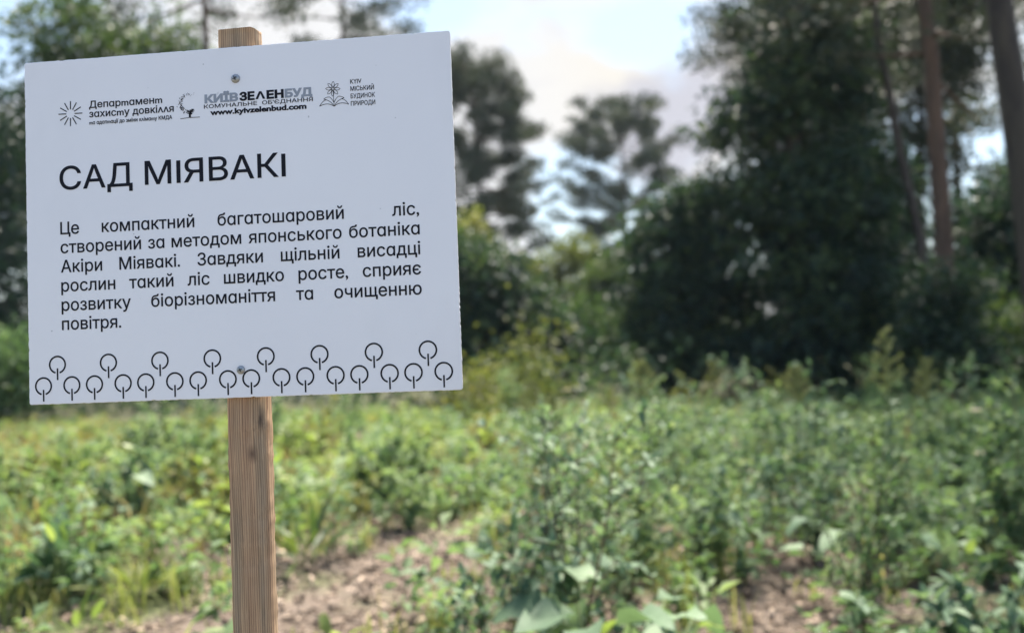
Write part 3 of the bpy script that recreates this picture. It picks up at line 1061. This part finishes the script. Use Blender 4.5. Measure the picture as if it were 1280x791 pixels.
def frustum(r, n, y0, y1, margin=0.8):
    """points on the ground spread evenly over the wedge in view"""
    Y = np.sqrt(r.uniform(y0 ** 2, y1 ** 2, n))
    X = r.uniform(-1, 1, n) * (Y * 0.54 + margin)
    return X, Y


BARE = [(-0.80, 4.75, 0.42, 1.0), (-2.0, 4.1, 0.25, 0.16), (1.1, 4.25, 0.26, 0.38), (-1.55, 5.3, 0.45, 0.38), (-2.6, 5.6, 0.35, 0.2), (-0.55, 5.9, 0.35, 0.6), (1.6, 5.0, 0.3, 0.3)]


def cover(X, Y):
    """how much the ground is overgrown: 0 in the open mulch patches, 1 elsewhere"""
    c_ = np.ones_like(X)
    for bx, by, rx, ry in BARE:
        c_ = np.minimum(c_, np.clip((np.hypot((X - bx) / rx, (Y - by) / ry) - 0.75) / 0.5, 0, 1))
    c_ = c_ * (0.55 + 0.45 * np.sin(3.1 * X + 1.7 * Y) * np.sin(2.3 * Y - 1.1 * X + 0.6) + 0.2 * np.sin(7.3 * X - 3.9 * Y)) + 0.1 * np.clip((Y - 6) / 3, 0, 1)
    return np.clip(c_, 0, 1)


# wood chips
r = np.random.default_rng(101)
X, Y = frustum(r, 24000, 2.6, 8.5)
keep = r.random(len(X)) < np.clip(1.15 - cover(X, Y), 0.22, 1)
X, Y = X[keep], Y[keep]
n = len(X)
P = np.column_stack([X, Y, ground_z(X, Y) - 0.012 + 0.034 * r.random(n) ** 1.5])
D = rnd_unit(r, n) * np.array([1, 1, 0.35])
L_ = 0.018 + 0.06 * r.random(n) ** 2.2
W_ = L_ * (0.16 + 0.3 * r.random(n))
D = unit(D)
S = unit(np.cross(D, rnd_unit(r, n, 2.0)))
N = np.cross(S, D)
hx = D * (L_ / 2)[:, None]
hy = S * (W_ / 2)[:, None]
hz = N * 0.003
cs = np.stack([P - hx - hy * 0.8 - hz, P + hx - hy - hz, P + hx * 0.9 + hy - hz, P - hx + hy * 0.7 - hz, P - hx - hy * 0.8 + hz, P + hx - hy + hz, P + hx * 0.9 + hy + hz, P - hx + hy * 0.7 + hz], 1)
bi = np.arange(n)[:, None] * 8
fs = np.concatenate([bi + np.array([q]) for q in ([0, 3, 2, 1], [4, 5, 6, 7], [0, 1, 5, 4], [1, 2, 6, 5], [2, 3, 7, 6], [3, 0, 4, 7])])
tag(build('wood_chips', cs.reshape(-1, 3), fs, M['chips'], tone=np.repeat(r.random(n) ** 1.1, 8)), 'brown wood chip mulch strewn over the bare patches', 'mulch', kind='stuff')


def blades(r, X, Y, h, spread, per):
    """grass tufts: thin bent blades"""
    n_ = len(X) * per
    i_ = np.repeat(np.arange(len(X)), per)
    az = r.uniform(0, 2 * np.pi, n_)
    H = np.asarray(h)[i_] * (0.5 + 0.7 * r.random(n_))
    sp = spread * H * (0.15 + r.random(n_))
    bx = X[i_] + r.standard_normal(n_) * 0.035
    by = Y[i_] + r.standard_normal(n_) * 0.035
    b = np.column_stack([bx, by, ground_z(bx, by) - 0.02])
    o = np.column_stack([np.cos(az), np.sin(az), np.zeros(n_)])
    sd = np.column_stack([-np.sin(az), np.cos(az), np.zeros(n_)]) * (0.0025 + 0.003 * r.random(n_))[:, None]
    z = np.array([0, 0, 1.0])
    m = b + o * (sp * 0.35)[:, None] + z * (H * 0.62)[:, None]
    t_ = b + o * sp[:, None] + z * (H * (0.95 - 0.25 * r.random(n_)))[:, None]
    v = np.stack([b - sd, b + sd, m + sd * 0.8, m - sd * 0.8, t_], 1)
    j = np.arange(n_)[:, None] * 5
    return v.reshape(-1, 3), [j + np.array([[0, 1, 2, 3]]), j + np.array([[3, 2, 4]])], 5, n_, i_


r = np.random.default_rng(102)
X, Y = frustum(r, 13000, 3.0, 15.5)
p_left = np.clip(0.5 - 0.22 * X / (0.4 * Y), 0.12, 1)
keep = r.random(len(X)) < cover(X, Y) ** 1.5 * p_left
X, Y = X[keep], Y[keep]
v, fl, kk_, n_, i_ = blades(r, X, Y, 0.12 + 0.24 * r.random(len(X)) ** 2.5, 0.5, 11)
tn = np.clip(0.5 * r.random(len(X))[i_] + 0.4 * r.random(n_) + 0.1, 0, 1)
tag(build('meadow_grass', v, fl, M['grass'], tone=np.repeat(tn, kk_)), 'yellow green grass between the weeds of the plot', 'grass', kind='stuff')


def weed_mass(r, X, Y, h, per, leaf, mat, name, label, tone=(0, 1), ratio=0.5, rad=0.35, cat='weeds'):
    """leafy weeds grown into one mat: leaves round short upright stems"""
    n_ = len(X) * per
    i_ = np.repeat(np.arange(len(X)), per)
    h = np.asarray(h)
    t = r.random(n_) ** 0.8
    az = r.uniform(0, 2 * np.pi, n_)
    ln = r.standard_normal((len(X), 2)) * 0.18
    H = h[i_]
    rr_ = H * rad * (1 - 0.55 * t) * r.random(n_)
    P = np.column_stack([X[i_] + ln[i_, 0] * H * t + rr_ * np.cos(az), Y[i_] + ln[i_, 1] * H * t + rr_ * np.sin(az), ground_z(X[i_], Y[i_]) + 0.01 + H * t])
    D = np.column_stack([np.cos(az), np.sin(az), 0.35 * r.standard_normal(n_) + 0.1 + 0.8 * (t > 0.9)])
    N = rnd_unit(r, n_) * 0.45 + np.array([0, 0, 1.0])
    s = leaf * (0.5 + 0.9 * r.random(n_)) * (0.7 + 0.6 * r.random(len(X)))[i_]
    v, f, kk_ = leaves(P, D, N, s, s * ratio, 0.14, 0.22)
    tn = np.clip(tone[0] + (tone[1] - tone[0]) * (0.5 * r.random(len(X))[i_] + 0.25 * r.random(n_) + 0.25 * t), 0, 1)
    return tag(build(name, v, f, M[mat], tone=np.repeat(tn, kk_)), label, cat, kind='stuff')


r = np.random.default_rng(103)
X, Y = frustum(r, 3900, 3.0, 15.0, 1.0)
keep = r.random(len(X)) < cover(X, Y)
X, Y = X[keep], Y[keep]
weed_mass(r, X, Y, (0.08 + 0.40 * r.random(len(X)) ** 2.2) * np.clip(1.15 - (Y - 7) / 9, 0.45, 1.0), 26, 0.072, 'weed_leaf', 'leafy_weeds',
          'low leafy green weeds covering most of the plot')
X, Y = frustum(r, 1500, 4.5, 14.5, 1.2)
keep = r.random(len(X)) < cover(X, Y) * np.clip(0.5 + 0.55 * X / (0.4 * Y), 0.08, 1)
X, Y = X[keep], Y[keep]
weed_mass(r, X, Y, (0.12 + 0.48 * r.random(len(X)) ** 2) * np.clip(1.15 - (Y - 7) / 9, 0.45, 1.0), 36, 0.062, 'blue_leaf', 'bluish_weeds', 'bluish green weeds thick on the right of the plot', ratio=0.45)
X, Y = frustum(r, 900, 5.5, 14.5, 1.2)
keep = r.random(len(X)) < cover(X, Y) * np.clip(0.45 - 0.7 * X / (0.4 * Y), 0.05, 1)
X, Y = X[keep], Y[keep]
weed_mass(r, X, Y, (0.10 + 0.38 * r.random(len(X)) ** 2) * np.clip(1.15 - (Y - 7) / 9, 0.45, 1.0), 20, 0.085, 'bright_leaf', 'bright_weeds', 'bright yellow green weeds thick on the left of the plot', tone=(0, 0.7))

r = np.random.default_rng(104)
X = np.concatenate([r.uniform(-10.5, -4.4, 420), r.normal(-0.05, 0.35, 60), r.normal(-2.4, 0.9, 70), r.uniform(0.5, 6.0, 110), r.normal(-3.0, 0.5, 40)])
Y = np.concatenate([r.uniform(9.0, 13.5, 420), r.normal(8.8, 0.7, 60), r.normal(8.0, 0.6, 70), r.uniform(9.5, 13.5, 110), r.normal(5.9, 0.3, 40)])
v, fl, kk_, n_, i_ = blades(r, X, Y, 0.20 + 0.24 * r.random(len(X)), 0.5, 12)
tag(build('dry_grass', v, fl, M['dry'], tone=np.repeat(r.random(n_), kk_)), 'straw coloured dry grass in patches across the back of the plot', 'grass', kind='stuff')


def shrub(name, label, cat, x, y, h, seed, stems=4, spread=0.3, leaf=0.035, per=60, mat='blue_leaf', stem='stem', ratio=0.55, low=0.2, sub=6, tone=(0, 1), rz=0, group=None, sr=0.005):
    """a young woody plant: branching stems with leaves set along the twigs"""
    r = np.random.default_rng(seed)
    t = thing(name, label, cat, (x, y, float(ground_z(np.array(x), np.array(y))) - 0.02), rz, group)
    G = Geo()
    PP, DD = [], []
    for i in range(stems):
        az = 2 * math.pi * i / stems + r.random() * 1.2
        ht = h * (0.65 + 0.35 * r.random()) if i else h
        tip = np.array([math.cos(az) * spread * (0.3 + 0.7 * r.random()), math.sin(az) * spread * (0.3 + 0.7 * r.random()), ht])
        k = np.linspace(0, 1, 8)
        path = np.outer(k ** 1.3, tip * [1, 1, 0]) + np.outer(k, [0, 0, ht]) + np.cumsum(r.standard_normal((8, 3)) * 0.012 * h, 0) * k[:, None]
        path[0] = [0.012 * math.cos(az), 0.012 * math.sin(az), 0]
        G.tube(path, sr * np.linspace(1.2, 0.3, 8), 6)
        twigs = [path[int(low * 7):]]
        for j in range(sub):
            q = low + (0.95 - low) * (j + r.random()) / sub
            a = path[int(q * 7)] + (path[min(7, int(q * 7) + 1)] - path[int(q * 7)]) * (q * 7 % 1)
            bz = az + r.uniform(-2.2, 2.2)
            bl_ = h * (0.16 + 0.2 * r.random()) * (1.15 - 0.6 * q)
            e = a + bl_ * np.array([math.cos(bz), math.sin(bz), 0.35 + 0.4 * r.random()])
            m1 = (a + e) / 2 + np.array([0, 0, 0.08 * bl_])
            G.tube([a, m1, e], sr * np.array([0.5, 0.35, 0.2]), 5)
            twigs.append(np.array([a, m1, e]))
        for tw in twigs:
            k = int(per / (sub + 1) * (1.6 if tw is twigs[0] else 1))
            u = r.random(k) * (len(tw) - 1)
            i0_ = np.minimum(u.astype(int), len(tw) - 2)
            pts_ = tw[i0_] + (tw[i0_ + 1] - tw[i0_]) * (u - i0_)[:, None]
            dr = unit(tw[i0_ + 1] - tw[i0_])
            PP.append(pts_)
            DD.append(unit(dr * 0.5 + rnd_unit(r, k) * 0.8))
    P = np.concatenate(PP)
    D = np.concatenate(DD)
    n_ = len(P)
    N = rnd_unit(r, n_) * 0.5 + np.array([0, 0, 1.0])
    s = leaf * (0.55 + 0.8 * r.random(n_))
    v, f, kk_ = big_leaves(P, D, N, s, s * ratio, 0.2, 0.2)
    G.build('stem', M[stem], t, smooth=True)
    build('foliage', v, f, M[mat], t, tone=tone_of(r, n_, kk_, *tone))
    return t


def rosette(name, label, cat, x, y, seed, n_=10, L=0.2, W=0.06, stalk=0.1, tilt=0.7, mat='weed_leaf', droop=0.35, tone=(0, 1), prof=None, spread=0.08, group=None, stem='green_stem', wave=0.04, aim=None):
    """a leafy clump: each blade on its own stalk from the crown"""
    r = np.random.default_rng(seed)
    t = thing(name, label, cat, (x, y, float(ground_z(np.array(x), np.array(y))) - 0.02), 0, group)
    az = np.linspace(0, 2 * np.pi, n_, endpoint=False) + r.standard_normal(n_) * 0.4
    el = np.clip(tilt + 0.3 * r.standard_normal(n_), 0.05, 1.45)
    st = stalk * (0.6 + 0.7 * r.random(n_))
    dr = np.column_stack([np.cos(az) * np.cos(el), np.sin(az) * np.cos(el), np.sin(el)])
    foot = np.column_stack([np.cos(az), np.sin(az), np.zeros(n_)]) * spread * r.random((n_, 1)) * 0.5
    top = foot + dr * st[:, None] + np.array([0, 0, 1.0]) * st[:, None] * 0.25
    G = Geo()
    for a, b in zip(foot, top):
        G.tube([a, (a + b) / 2 + [0, 0, 0.01], b], np.array([1.2, 1.0, 0.8]) * 0.0022 * max(1, W / 0.06), 5)
    D = dr.copy()
    D[:, 2] *= 0.6
    D += 0.15 * rnd_unit(r, n_)
    if aim is not None:
        D[:, 2] = aim + 0.15 * r.standard_normal(n_)
    N = np.column_stack([np.zeros(n_), np.zeros(n_), np.ones(n_)]) + 0.3 * rnd_unit(r, n_)
    s = 0.7 + 0.55 * r.random(n_)
    v, f, kk_ = big_leaves(top, D, N, L * s, W * s, droop, 0.12, r, wave, prof)
    G.build('stalks', M[stem], t, smooth=True)
    build('foliage', v, f, M[mat], t, tone=tone_of(r, n_, kk_, *tone), smooth=True)
    return t


def spire_weed(name, label, x, y, h, seed, mat='weed_leaf', group=None, plume=0.35, cat='weed', width=0.10):
    """a tall weed: leafy stalk that ends in a branched flower spire"""
    r = np.random.default_rng(seed)
    t = thing(name, label, cat, (x, y, float(ground_z(np.array(x), np.array(y))) - 0.02), r.random() * 6, group)
    G = Geo()
    k = np.linspace(0, 1, 8)
    path = np.column_stack([0.03 * h * np.sin(k * 2), 0.02 * h * k, k * h])
    G.tube(path, 0.006 * np.linspace(1.1, 0.25, 8), 6)
    n_ = int(70 * h)
    u = r.random(n_) * (1 - plume) + 0.05
    az = r.uniform(0, 6.28, n_)
    P = np.column_stack([np.interp(u, k, path[:, 0]), np.interp(u, k, path[:, 1]), u * h])
    D = np.column_stack([np.cos(az), np.sin(az), 0.25 + 0.3 * r.standard_normal(n_)])
    s = 0.085 * (0.5 + 0.8 * r.random(n_)) * (1.15 - 0.5 * u)
    v, f, kk_ = big_leaves(P, D, rnd_unit(r, n_) * 0.3 + np.array([0, 0, 1.0]), s, s * 0.42, 0.35, 0.15)
    # plume
    QS, QD = [], []
    for j in range(16):
        q = 1 - plume + plume * j / 16
        a = np.array([np.interp(q, k, path[:, 0]), np.interp(q, k, path[:, 1]), q * h])
        bz = j * 2.4 + r.random()
        bl_ = width * (1.05 - j / 16) + 0.015
        e = a + bl_ * np.array([math.cos(bz), math.sin(bz), 0.75])
        G.tube([a, (a + e) / 2, e], [0.002, 0.0016, 0.001], 4)
        w = r.random(46)[:, None]
        QS.append(a + (e - a) * w + r.standard_normal((46, 3)) * 0.006)
    QS = np.concatenate(QS)
    m = len(QS)
    v2, f2, k2 = leaves(QS, rnd_unit(r, m, 0.4), rnd_unit(r, m), 0.014, 0.011)
    G.build('stalk', M['green_stem'], t, smooth=True)
    build('foliage', v, f, M[mat], t, tone=tone_of(r, n_, kk_))
    build('flower_spire', v2, f2, M['spire'], t, tone=tone_of(r, m, k2))
    return t


def at(u, Y):
    return gx(u, Y), Y


# --- single plants, near to far
shrub('sapling', 'tall young sapling with dark stems in the middle of the foreground', 'sapling', *at(702, 3.2), 1.02, 201, 5, 0.36, 0.040, 150, 'blue_leaf', low=0.22, sub=9, sr=0.006, tone=(0.3, 1))
shrub('sapling', 'sapling with dark bluish leaves nearest the post on its right', 'sapling', *at(610, 3.1), 0.66, 202, 6, 0.30, 0.046, 90, 'blue_leaf', low=0.12, sub=6, tone=(0.1, 0.85))
shrub('sapling', 'airy light green sapling right behind the tallest one', 'sapling', *at(772, 4.1), 1.0, 203, 6, 0.32, 0.042, 190, 'weed_leaf', low=0.2, sub=8, tone=(0.2, 1))
shrub('sapling', 'spindly twiggy sapling rising from the right hand mulch patch', 'sapling', *at(1062, 3.9), 0.78, 204, 5, 0.22, 0.026, 200, 'weed_leaf', low=0.15, sub=9, tone=(0, 0.6))
shrub('sapling', 'leafy sapling behind the twiggy one, by the big bluish leaf', 'sapling', *at(1010, 5.2), 0.85, 205, 5, 0.3, 0.045, 170, 'blue_leaf', low=0.1, sub=7)
shrub('sapling', 'bushy sapling at the right edge below the leaning trunk', 'sapling', *at(1262, 5.0), 0.92, 206, 5, 0.3, 0.05, 200, 'weed_leaf', low=0.1, sub=8)
shrub('sapling', 'low spreading plant with dark leaves in the lower right corner', 'shrub', *at(1205, 3.3), 0.36, 207, 9, 0.42, 0.065, 70, 'blue_leaf', low=0.15, sub=4, ratio=0.5)
shrub('sapling', 'round leafy sapling right of the flower spire weed', 'sapling', *at(1190, 6.4), 0.62, 208, 5, 0.28, 0.05, 150, 'weed_leaf', low=0.1, sub=6)
shrub('sapling', 'sapling with a reddish stem between two mulch patches', 'sapling', *at(870, 4.9), 0.66, 209, 4, 0.22, 0.04, 150, 'blue_leaf', low=0.12, sub=6)
shrub('sapling', 'small green sapling just right of the post below the sign', 'sapling', *at(470, 7.2), 0.66, 210, 5, 0.3, 0.05, 170, 'weed_leaf', low=0.08, sub=6)
shrub('sapling', 'bluish leafy plant left of the post under the sign', 'sapling', *at(150, 6.3), 0.55, 211, 5, 0.28, 0.06, 130, 'blue_leaf', low=0.1, sub=6, tone=(0.3, 1))
shrub('sapling', 'light green plant behind the bluish one left of the post', 'sapling', *at(235, 7.6), 0.58, 212, 5, 0.28, 0.055, 150, 'weed_leaf', low=0.08, sub=6, tone=(0.3, 1))

HEART = [0.0, 1.0, 0.98, 0.72, 0.36, 0.0]
rosette('broadleaf_weed', 'weed with very broad pale leaves in the centre foreground', 'weed', *at(742, 2.95), 221, 34, 0.14, 0.135, 0.34, 1.0, 'blue_leaf', 0.35, (0.35, 0.95), HEART, 0.16, wave=0.16, aim=0.0)
rosette('broadleaf_weed', 'two lime green leaves above the broad pale leaves', 'weed', *at(786, 2.95), 222, 5, 0.12, 0.09, 0.39, 1.2, 'bright_leaf', 0.3, (0.0, 0.35), HEART, 0.06, wave=0.08, aim=0.05)
rosette('broadleaf_weed', 'weed with large bluish leaves on the right of the plot', 'weed', *at(1098, 4.5), 223, 10, 0.15, 0.12, 0.40, 0.9, 'blue_leaf', 0.35, (0.4, 1), HEART, 0.1, wave=0.08, aim=0.0)
rosette('broadleaf_weed', 'dark clump with upright leaves at the lower left', 'weed', *at(62, 4.75), 224, 16, 0.24, 0.08, 0.14, 0.95, 'blue_leaf', 0.3, (0, 0.5), None, 0.1)
rosette('broadleaf_weed', 'bright upright leaves rising from the dark clump at lower left', 'weed', *at(70, 4.6), 225, 5, 0.13, 0.045, 0.30, 1.3, 'bright_leaf', 0.1, (0, 0.7), None, 0.12, aim=0.8)
rosette('broadleaf_weed', 'dark strap leaved clump right of the post at the mulch edge', 'weed', *at(372, 5.3), 226, 22, 0.30, 0.04, 0.08, 1.0, 'mid_leaf', 0.35, (0.2, 1), None, 0.12)
rosette('broadleaf_weed', 'bright green weed at the foot of the picture left of the post', 'weed', *at(232, 3.3), 227, 11, 0.20, 0.075, 0.16, 0.8, 'weed_leaf', 0.3, (0.4, 1), None, 0.08)
rosette('broadleaf_weed', 'yellow green young leaves at the bottom edge left of the post', 'weed', *at(205, 3.15), 228, 5, 0.13, 0.045, 0.2, 1.1, 'bright_leaf', 0.2, (0.2, 1), None, 0.06, aim=0.5)
rosette('broadleaf_weed', 'lime leaf pair standing in the mulch at the lower left', 'weed', *at(92, 4.0), 229, 4, 0.14, 0.05, 0.08, 1.1, 'bright_leaf', 0.15, (0, 0.6), None, 0.04, aim=0.8)
rosette('broadleaf_weed', 'pale bluish leaves cut by the left edge', 'weed', *at(2, 4.9), 230, 8, 0.17, 0.12, 0.36, 1.0, 'blue_leaf', 0.3, (0.7, 1), HEART, 0.1)
rosette('broadleaf_weed', 'small bright weed at the bottom edge right of the post', 'weed', *at(408, 3.9), 231, 5, 0.09, 0.04, 0.06, 1.0, 'bright_leaf', 0.15, (0.1, 0.7), None, 0.03, aim=0.6)
rosette('broadleaf_weed', 'pale leaf weed left of the middle mulch patch', 'weed', *at(590, 4.4), 232, 6, 0.14, 0.10, 0.22, 0.8, 'blue_leaf', 0.3, (0.6, 1), HEART, 0.08)
rosette('broadleaf_weed', 'lime coloured leaf bud above the lower right dark plant', 'weed', *at(1193, 4.2), 233, 3, 0.08, 0.05, 0.30, 1.4, 'bright_leaf', 0.1, (0.1, 0.6), None, 0.02, aim=0.6)
rosette('broadleaf_weed', 'green leaves cut by the bottom edge right of centre', 'weed', *at(880, 2.75), 234, 9, 0.12, 0.08, 0.18, 0.6, 'blue_leaf', 0.3, (0.2, 0.8), HEART, 0.08)

rosette('broadleaf_weed', 'pale rosette with round leaves left of the post above the dark clump', 'weed', *at(140, 6.0), 235, 11, 0.14, 0.11, 0.30, 0.9, 'blue_leaf', 0.35, (0.6, 1), HEART, 0.12, wave=0.1, aim=0.1)
rosette('broadleaf_weed', 'small lime leaved weed above the pale rosette left of the post', 'weed', *at(190, 6.2), 236, 7, 0.12, 0.08, 0.42, 1.0, 'bright_leaf', 0.3, (0.1, 0.8), HEART, 0.1, wave=0.1, aim=0.1)
rosette('broadleaf_weed', 'grassy tuft of fine blades between the dark clump and the post', 'weed', *at(165, 4.6), 237, 60, 0.20, 0.016, 0.05, 1.1, 'grass', 0.4, (0, 0.7), None, 0.16)
rosette('broadleaf_weed', 'wide leaved weed just right of the post under the sign', 'weed', *at(420, 7.2), 238, 10, 0.16, 0.12, 0.26, 0.9, 'weed_leaf', 0.35, (0.5, 1), HEART, 0.12, wave=0.1, aim=0.1)
spire_weed('spire_weed', 'tallest weed with a straw coloured spire against the dark trees', *at(1112, 5.4), 1.27, 241, 'blue_leaf', plume=0.30, width=0.11)
spire_weed('spire_weed', 'weed with a faint spire left of the tallest one', *at(990, 6.4), 1.02, 242, 'blue_leaf', plume=0.25)
spire_weed('spire_weed', 'weed with a leaning spire right of the tallest one', *at(1160, 6.6), 0.98, 243, 'weed_leaf', plume=0.3)
spire_weed('spire_weed', 'dark leafy stalk in front of the rounded dark tree', *at(795, 5.6), 1.08, 244, 'blue_leaf', plume=0.2)
spire_weed('spire_weed', 'pale spire weed below the yellowish trees in the gap', *at(662, 9.0), 1.0, 245, 'weed_leaf', plume=0.5)
spire_weed('spire_weed', 'weed stalk in the green just left of the tall sapling', *at(690, 6.2), 0.86, 246, 'weed_leaf', plume=0.3)

# weeds and planted saplings in the belt behind the mulch that nothing tells apart
kinds = [
    ('tall_weed', 'blurred knee high leafy weed in the green belt behind the mulch', 'weed', 'leafy weeds of the green belt', 22,
     [(0.44, 4, 0.2, 0.058, 80, 'weed_leaf', (0.1, 1)), (0.40, 5, 0.24, 0.052, 80, 'weed_leaf', (0.4, 1))], (6.2, 10.5), (-1, 1)),
    ('young_sapling', 'slim waist high sapling among the rows on the right of the plot', 'sapling', 'slim saplings planted on the right', 34,
     [(0.78, 3, 0.15, 0.042, 110, 'blue_leaf', (0.2, 1)), (0.70, 3, 0.17, 0.048, 100, 'weed_leaf', (0.1, 0.9)), (0.86, 2, 0.12, 0.036, 130, 'blue_leaf', (0, 0.8))], (4.7, 8.6), (0.05, 1)),
    ('edge_weed', 'tall blurred weed standing before the dark trees at the plot edge', 'weed', 'tall weeds along the plot edge', 22,
     [(0.78, 3, 0.16, 0.05, 80, 'yellow_leaf', (0, 0.8)), (0.72, 4, 0.2, 0.055, 80, 'weed_leaf', (0.1, 0.9))], (10.8, 14.2), (-0.75, 1)),
    ('yellow_weed', 'yellowish bushy weed in the lighter growth below the sign', 'weed', 'yellowish weeds below the sign', 20,
     [(0.46, 5, 0.22, 0.055, 80, 'bright_leaf', (0, 0.8)), (0.55, 4, 0.2, 0.05, 80, 'yellow_leaf', (0.4, 1))], (6.4, 12.0), (-1, -0.05))]
rb = np.random.default_rng(260)
sd_ = 500
for nm_, lb_, ct_, gp_, cnt_, specs_, (ya, yb), (xa, xb) in kinds:
    protos = []
    for i in range(cnt_):
        Y_ = float(rb.uniform(ya, yb))
        X_2 = float(rb.uniform(xa, xb) * Y_ * 0.53)
        if i < len(specs_):
            h_, st_, sp_, lf_, pr_, mt_, tn_ = specs_[i]
            sd_ += 1
            protos.append(shrub(nm_, lb_, ct_, X_2, Y_, h_, sd_, st_, sp_, lf_, pr_, mt_, 'green_stem' if i else 'stem', low=0.08, sub=6, tone=tn_, group=gp_, sr=0.004))
        else:
            dup(protos[i % len(specs_)], (X_2, Y_, float(ground_z(np.array(X_2), np.array(Y_))) - 0.02), float(rb.uniform(0, 6.28)), scale=float(rb.uniform(0.65, 1.25)))


def flower(label, x, y, z, seed):
    r = np.random.default_rng(seed)
    t = thing('wild_flower', label, 'flower', (x, y, float(ground_z(np.array(x), np.array(y))) - 0.02))
    G = Geo()
    G.tube([(0, 0, 0), (0.01, 0, z * 0.5), (0, 0, z)], [0.004, 0.003, 0.002], 5)
    G.build('stem', M['green_stem'], t)
    az = np.linspace(0, 6.28, 9)[:-1]
    P = np.tile([0, 0, z], (8, 1))
    v, f, kk_ = big_leaves(P, np.column_stack([np.cos(az), np.sin(az), np.full(8, 0.4)]), np.tile([0, 0, 1.0], (8, 1)), np.full(8, 0.035), np.full(8, 0.022), 0.2, 0.2)
    build('petals', v, f, M['petal'], t, tone=tone_of(r, 8, kk_))
    return t


flower('pale pink flower head by the right edge of the plot', *at(1214, 5.2), 0.80, 301)
flower('pale flower head lower than the pink one at right', *at(1218, 5.0), 0.60, 302)
flower('whitish flower head in the weeds right of the sign', *at(706, 7.4), 0.80, 303)

# the evening air between the camera and the far trees
hz = bpy.data.materials.new('thin evening haze')
hz.use_nodes = True
hn = hz.node_tree.nodes
hn.clear()
ho = hn.new('ShaderNodeOutputMaterial')
hv = hn.new('ShaderNodeVolumePrincipled')
hv.inputs['Color'].default_value = (0.70, 0.84, 1.0, 1)
hv.inputs['Density'].default_value = 0.0003
hv.inputs['Anisotropy'].default_value = 0.2
hz.node_tree.links.new(hv.outputs[0], ho.inputs['Volume'])
hzv = [(x, y, z) for z in (-1.2, 24.0) for x, y in ((-310, -210), (310, -210), (310, 610), (-310, 610))]
tag(build('haze', hzv, np.array([[0, 3, 2, 1], [4, 5, 6, 7], [0, 1, 5, 4], [1, 2, 6, 5], [2, 3, 7, 6], [3, 0, 4, 7]]), hz), 'thin evening haze over the whole plot', 'haze', kind='stuff')
sc.cycles.volume_bounces = 0
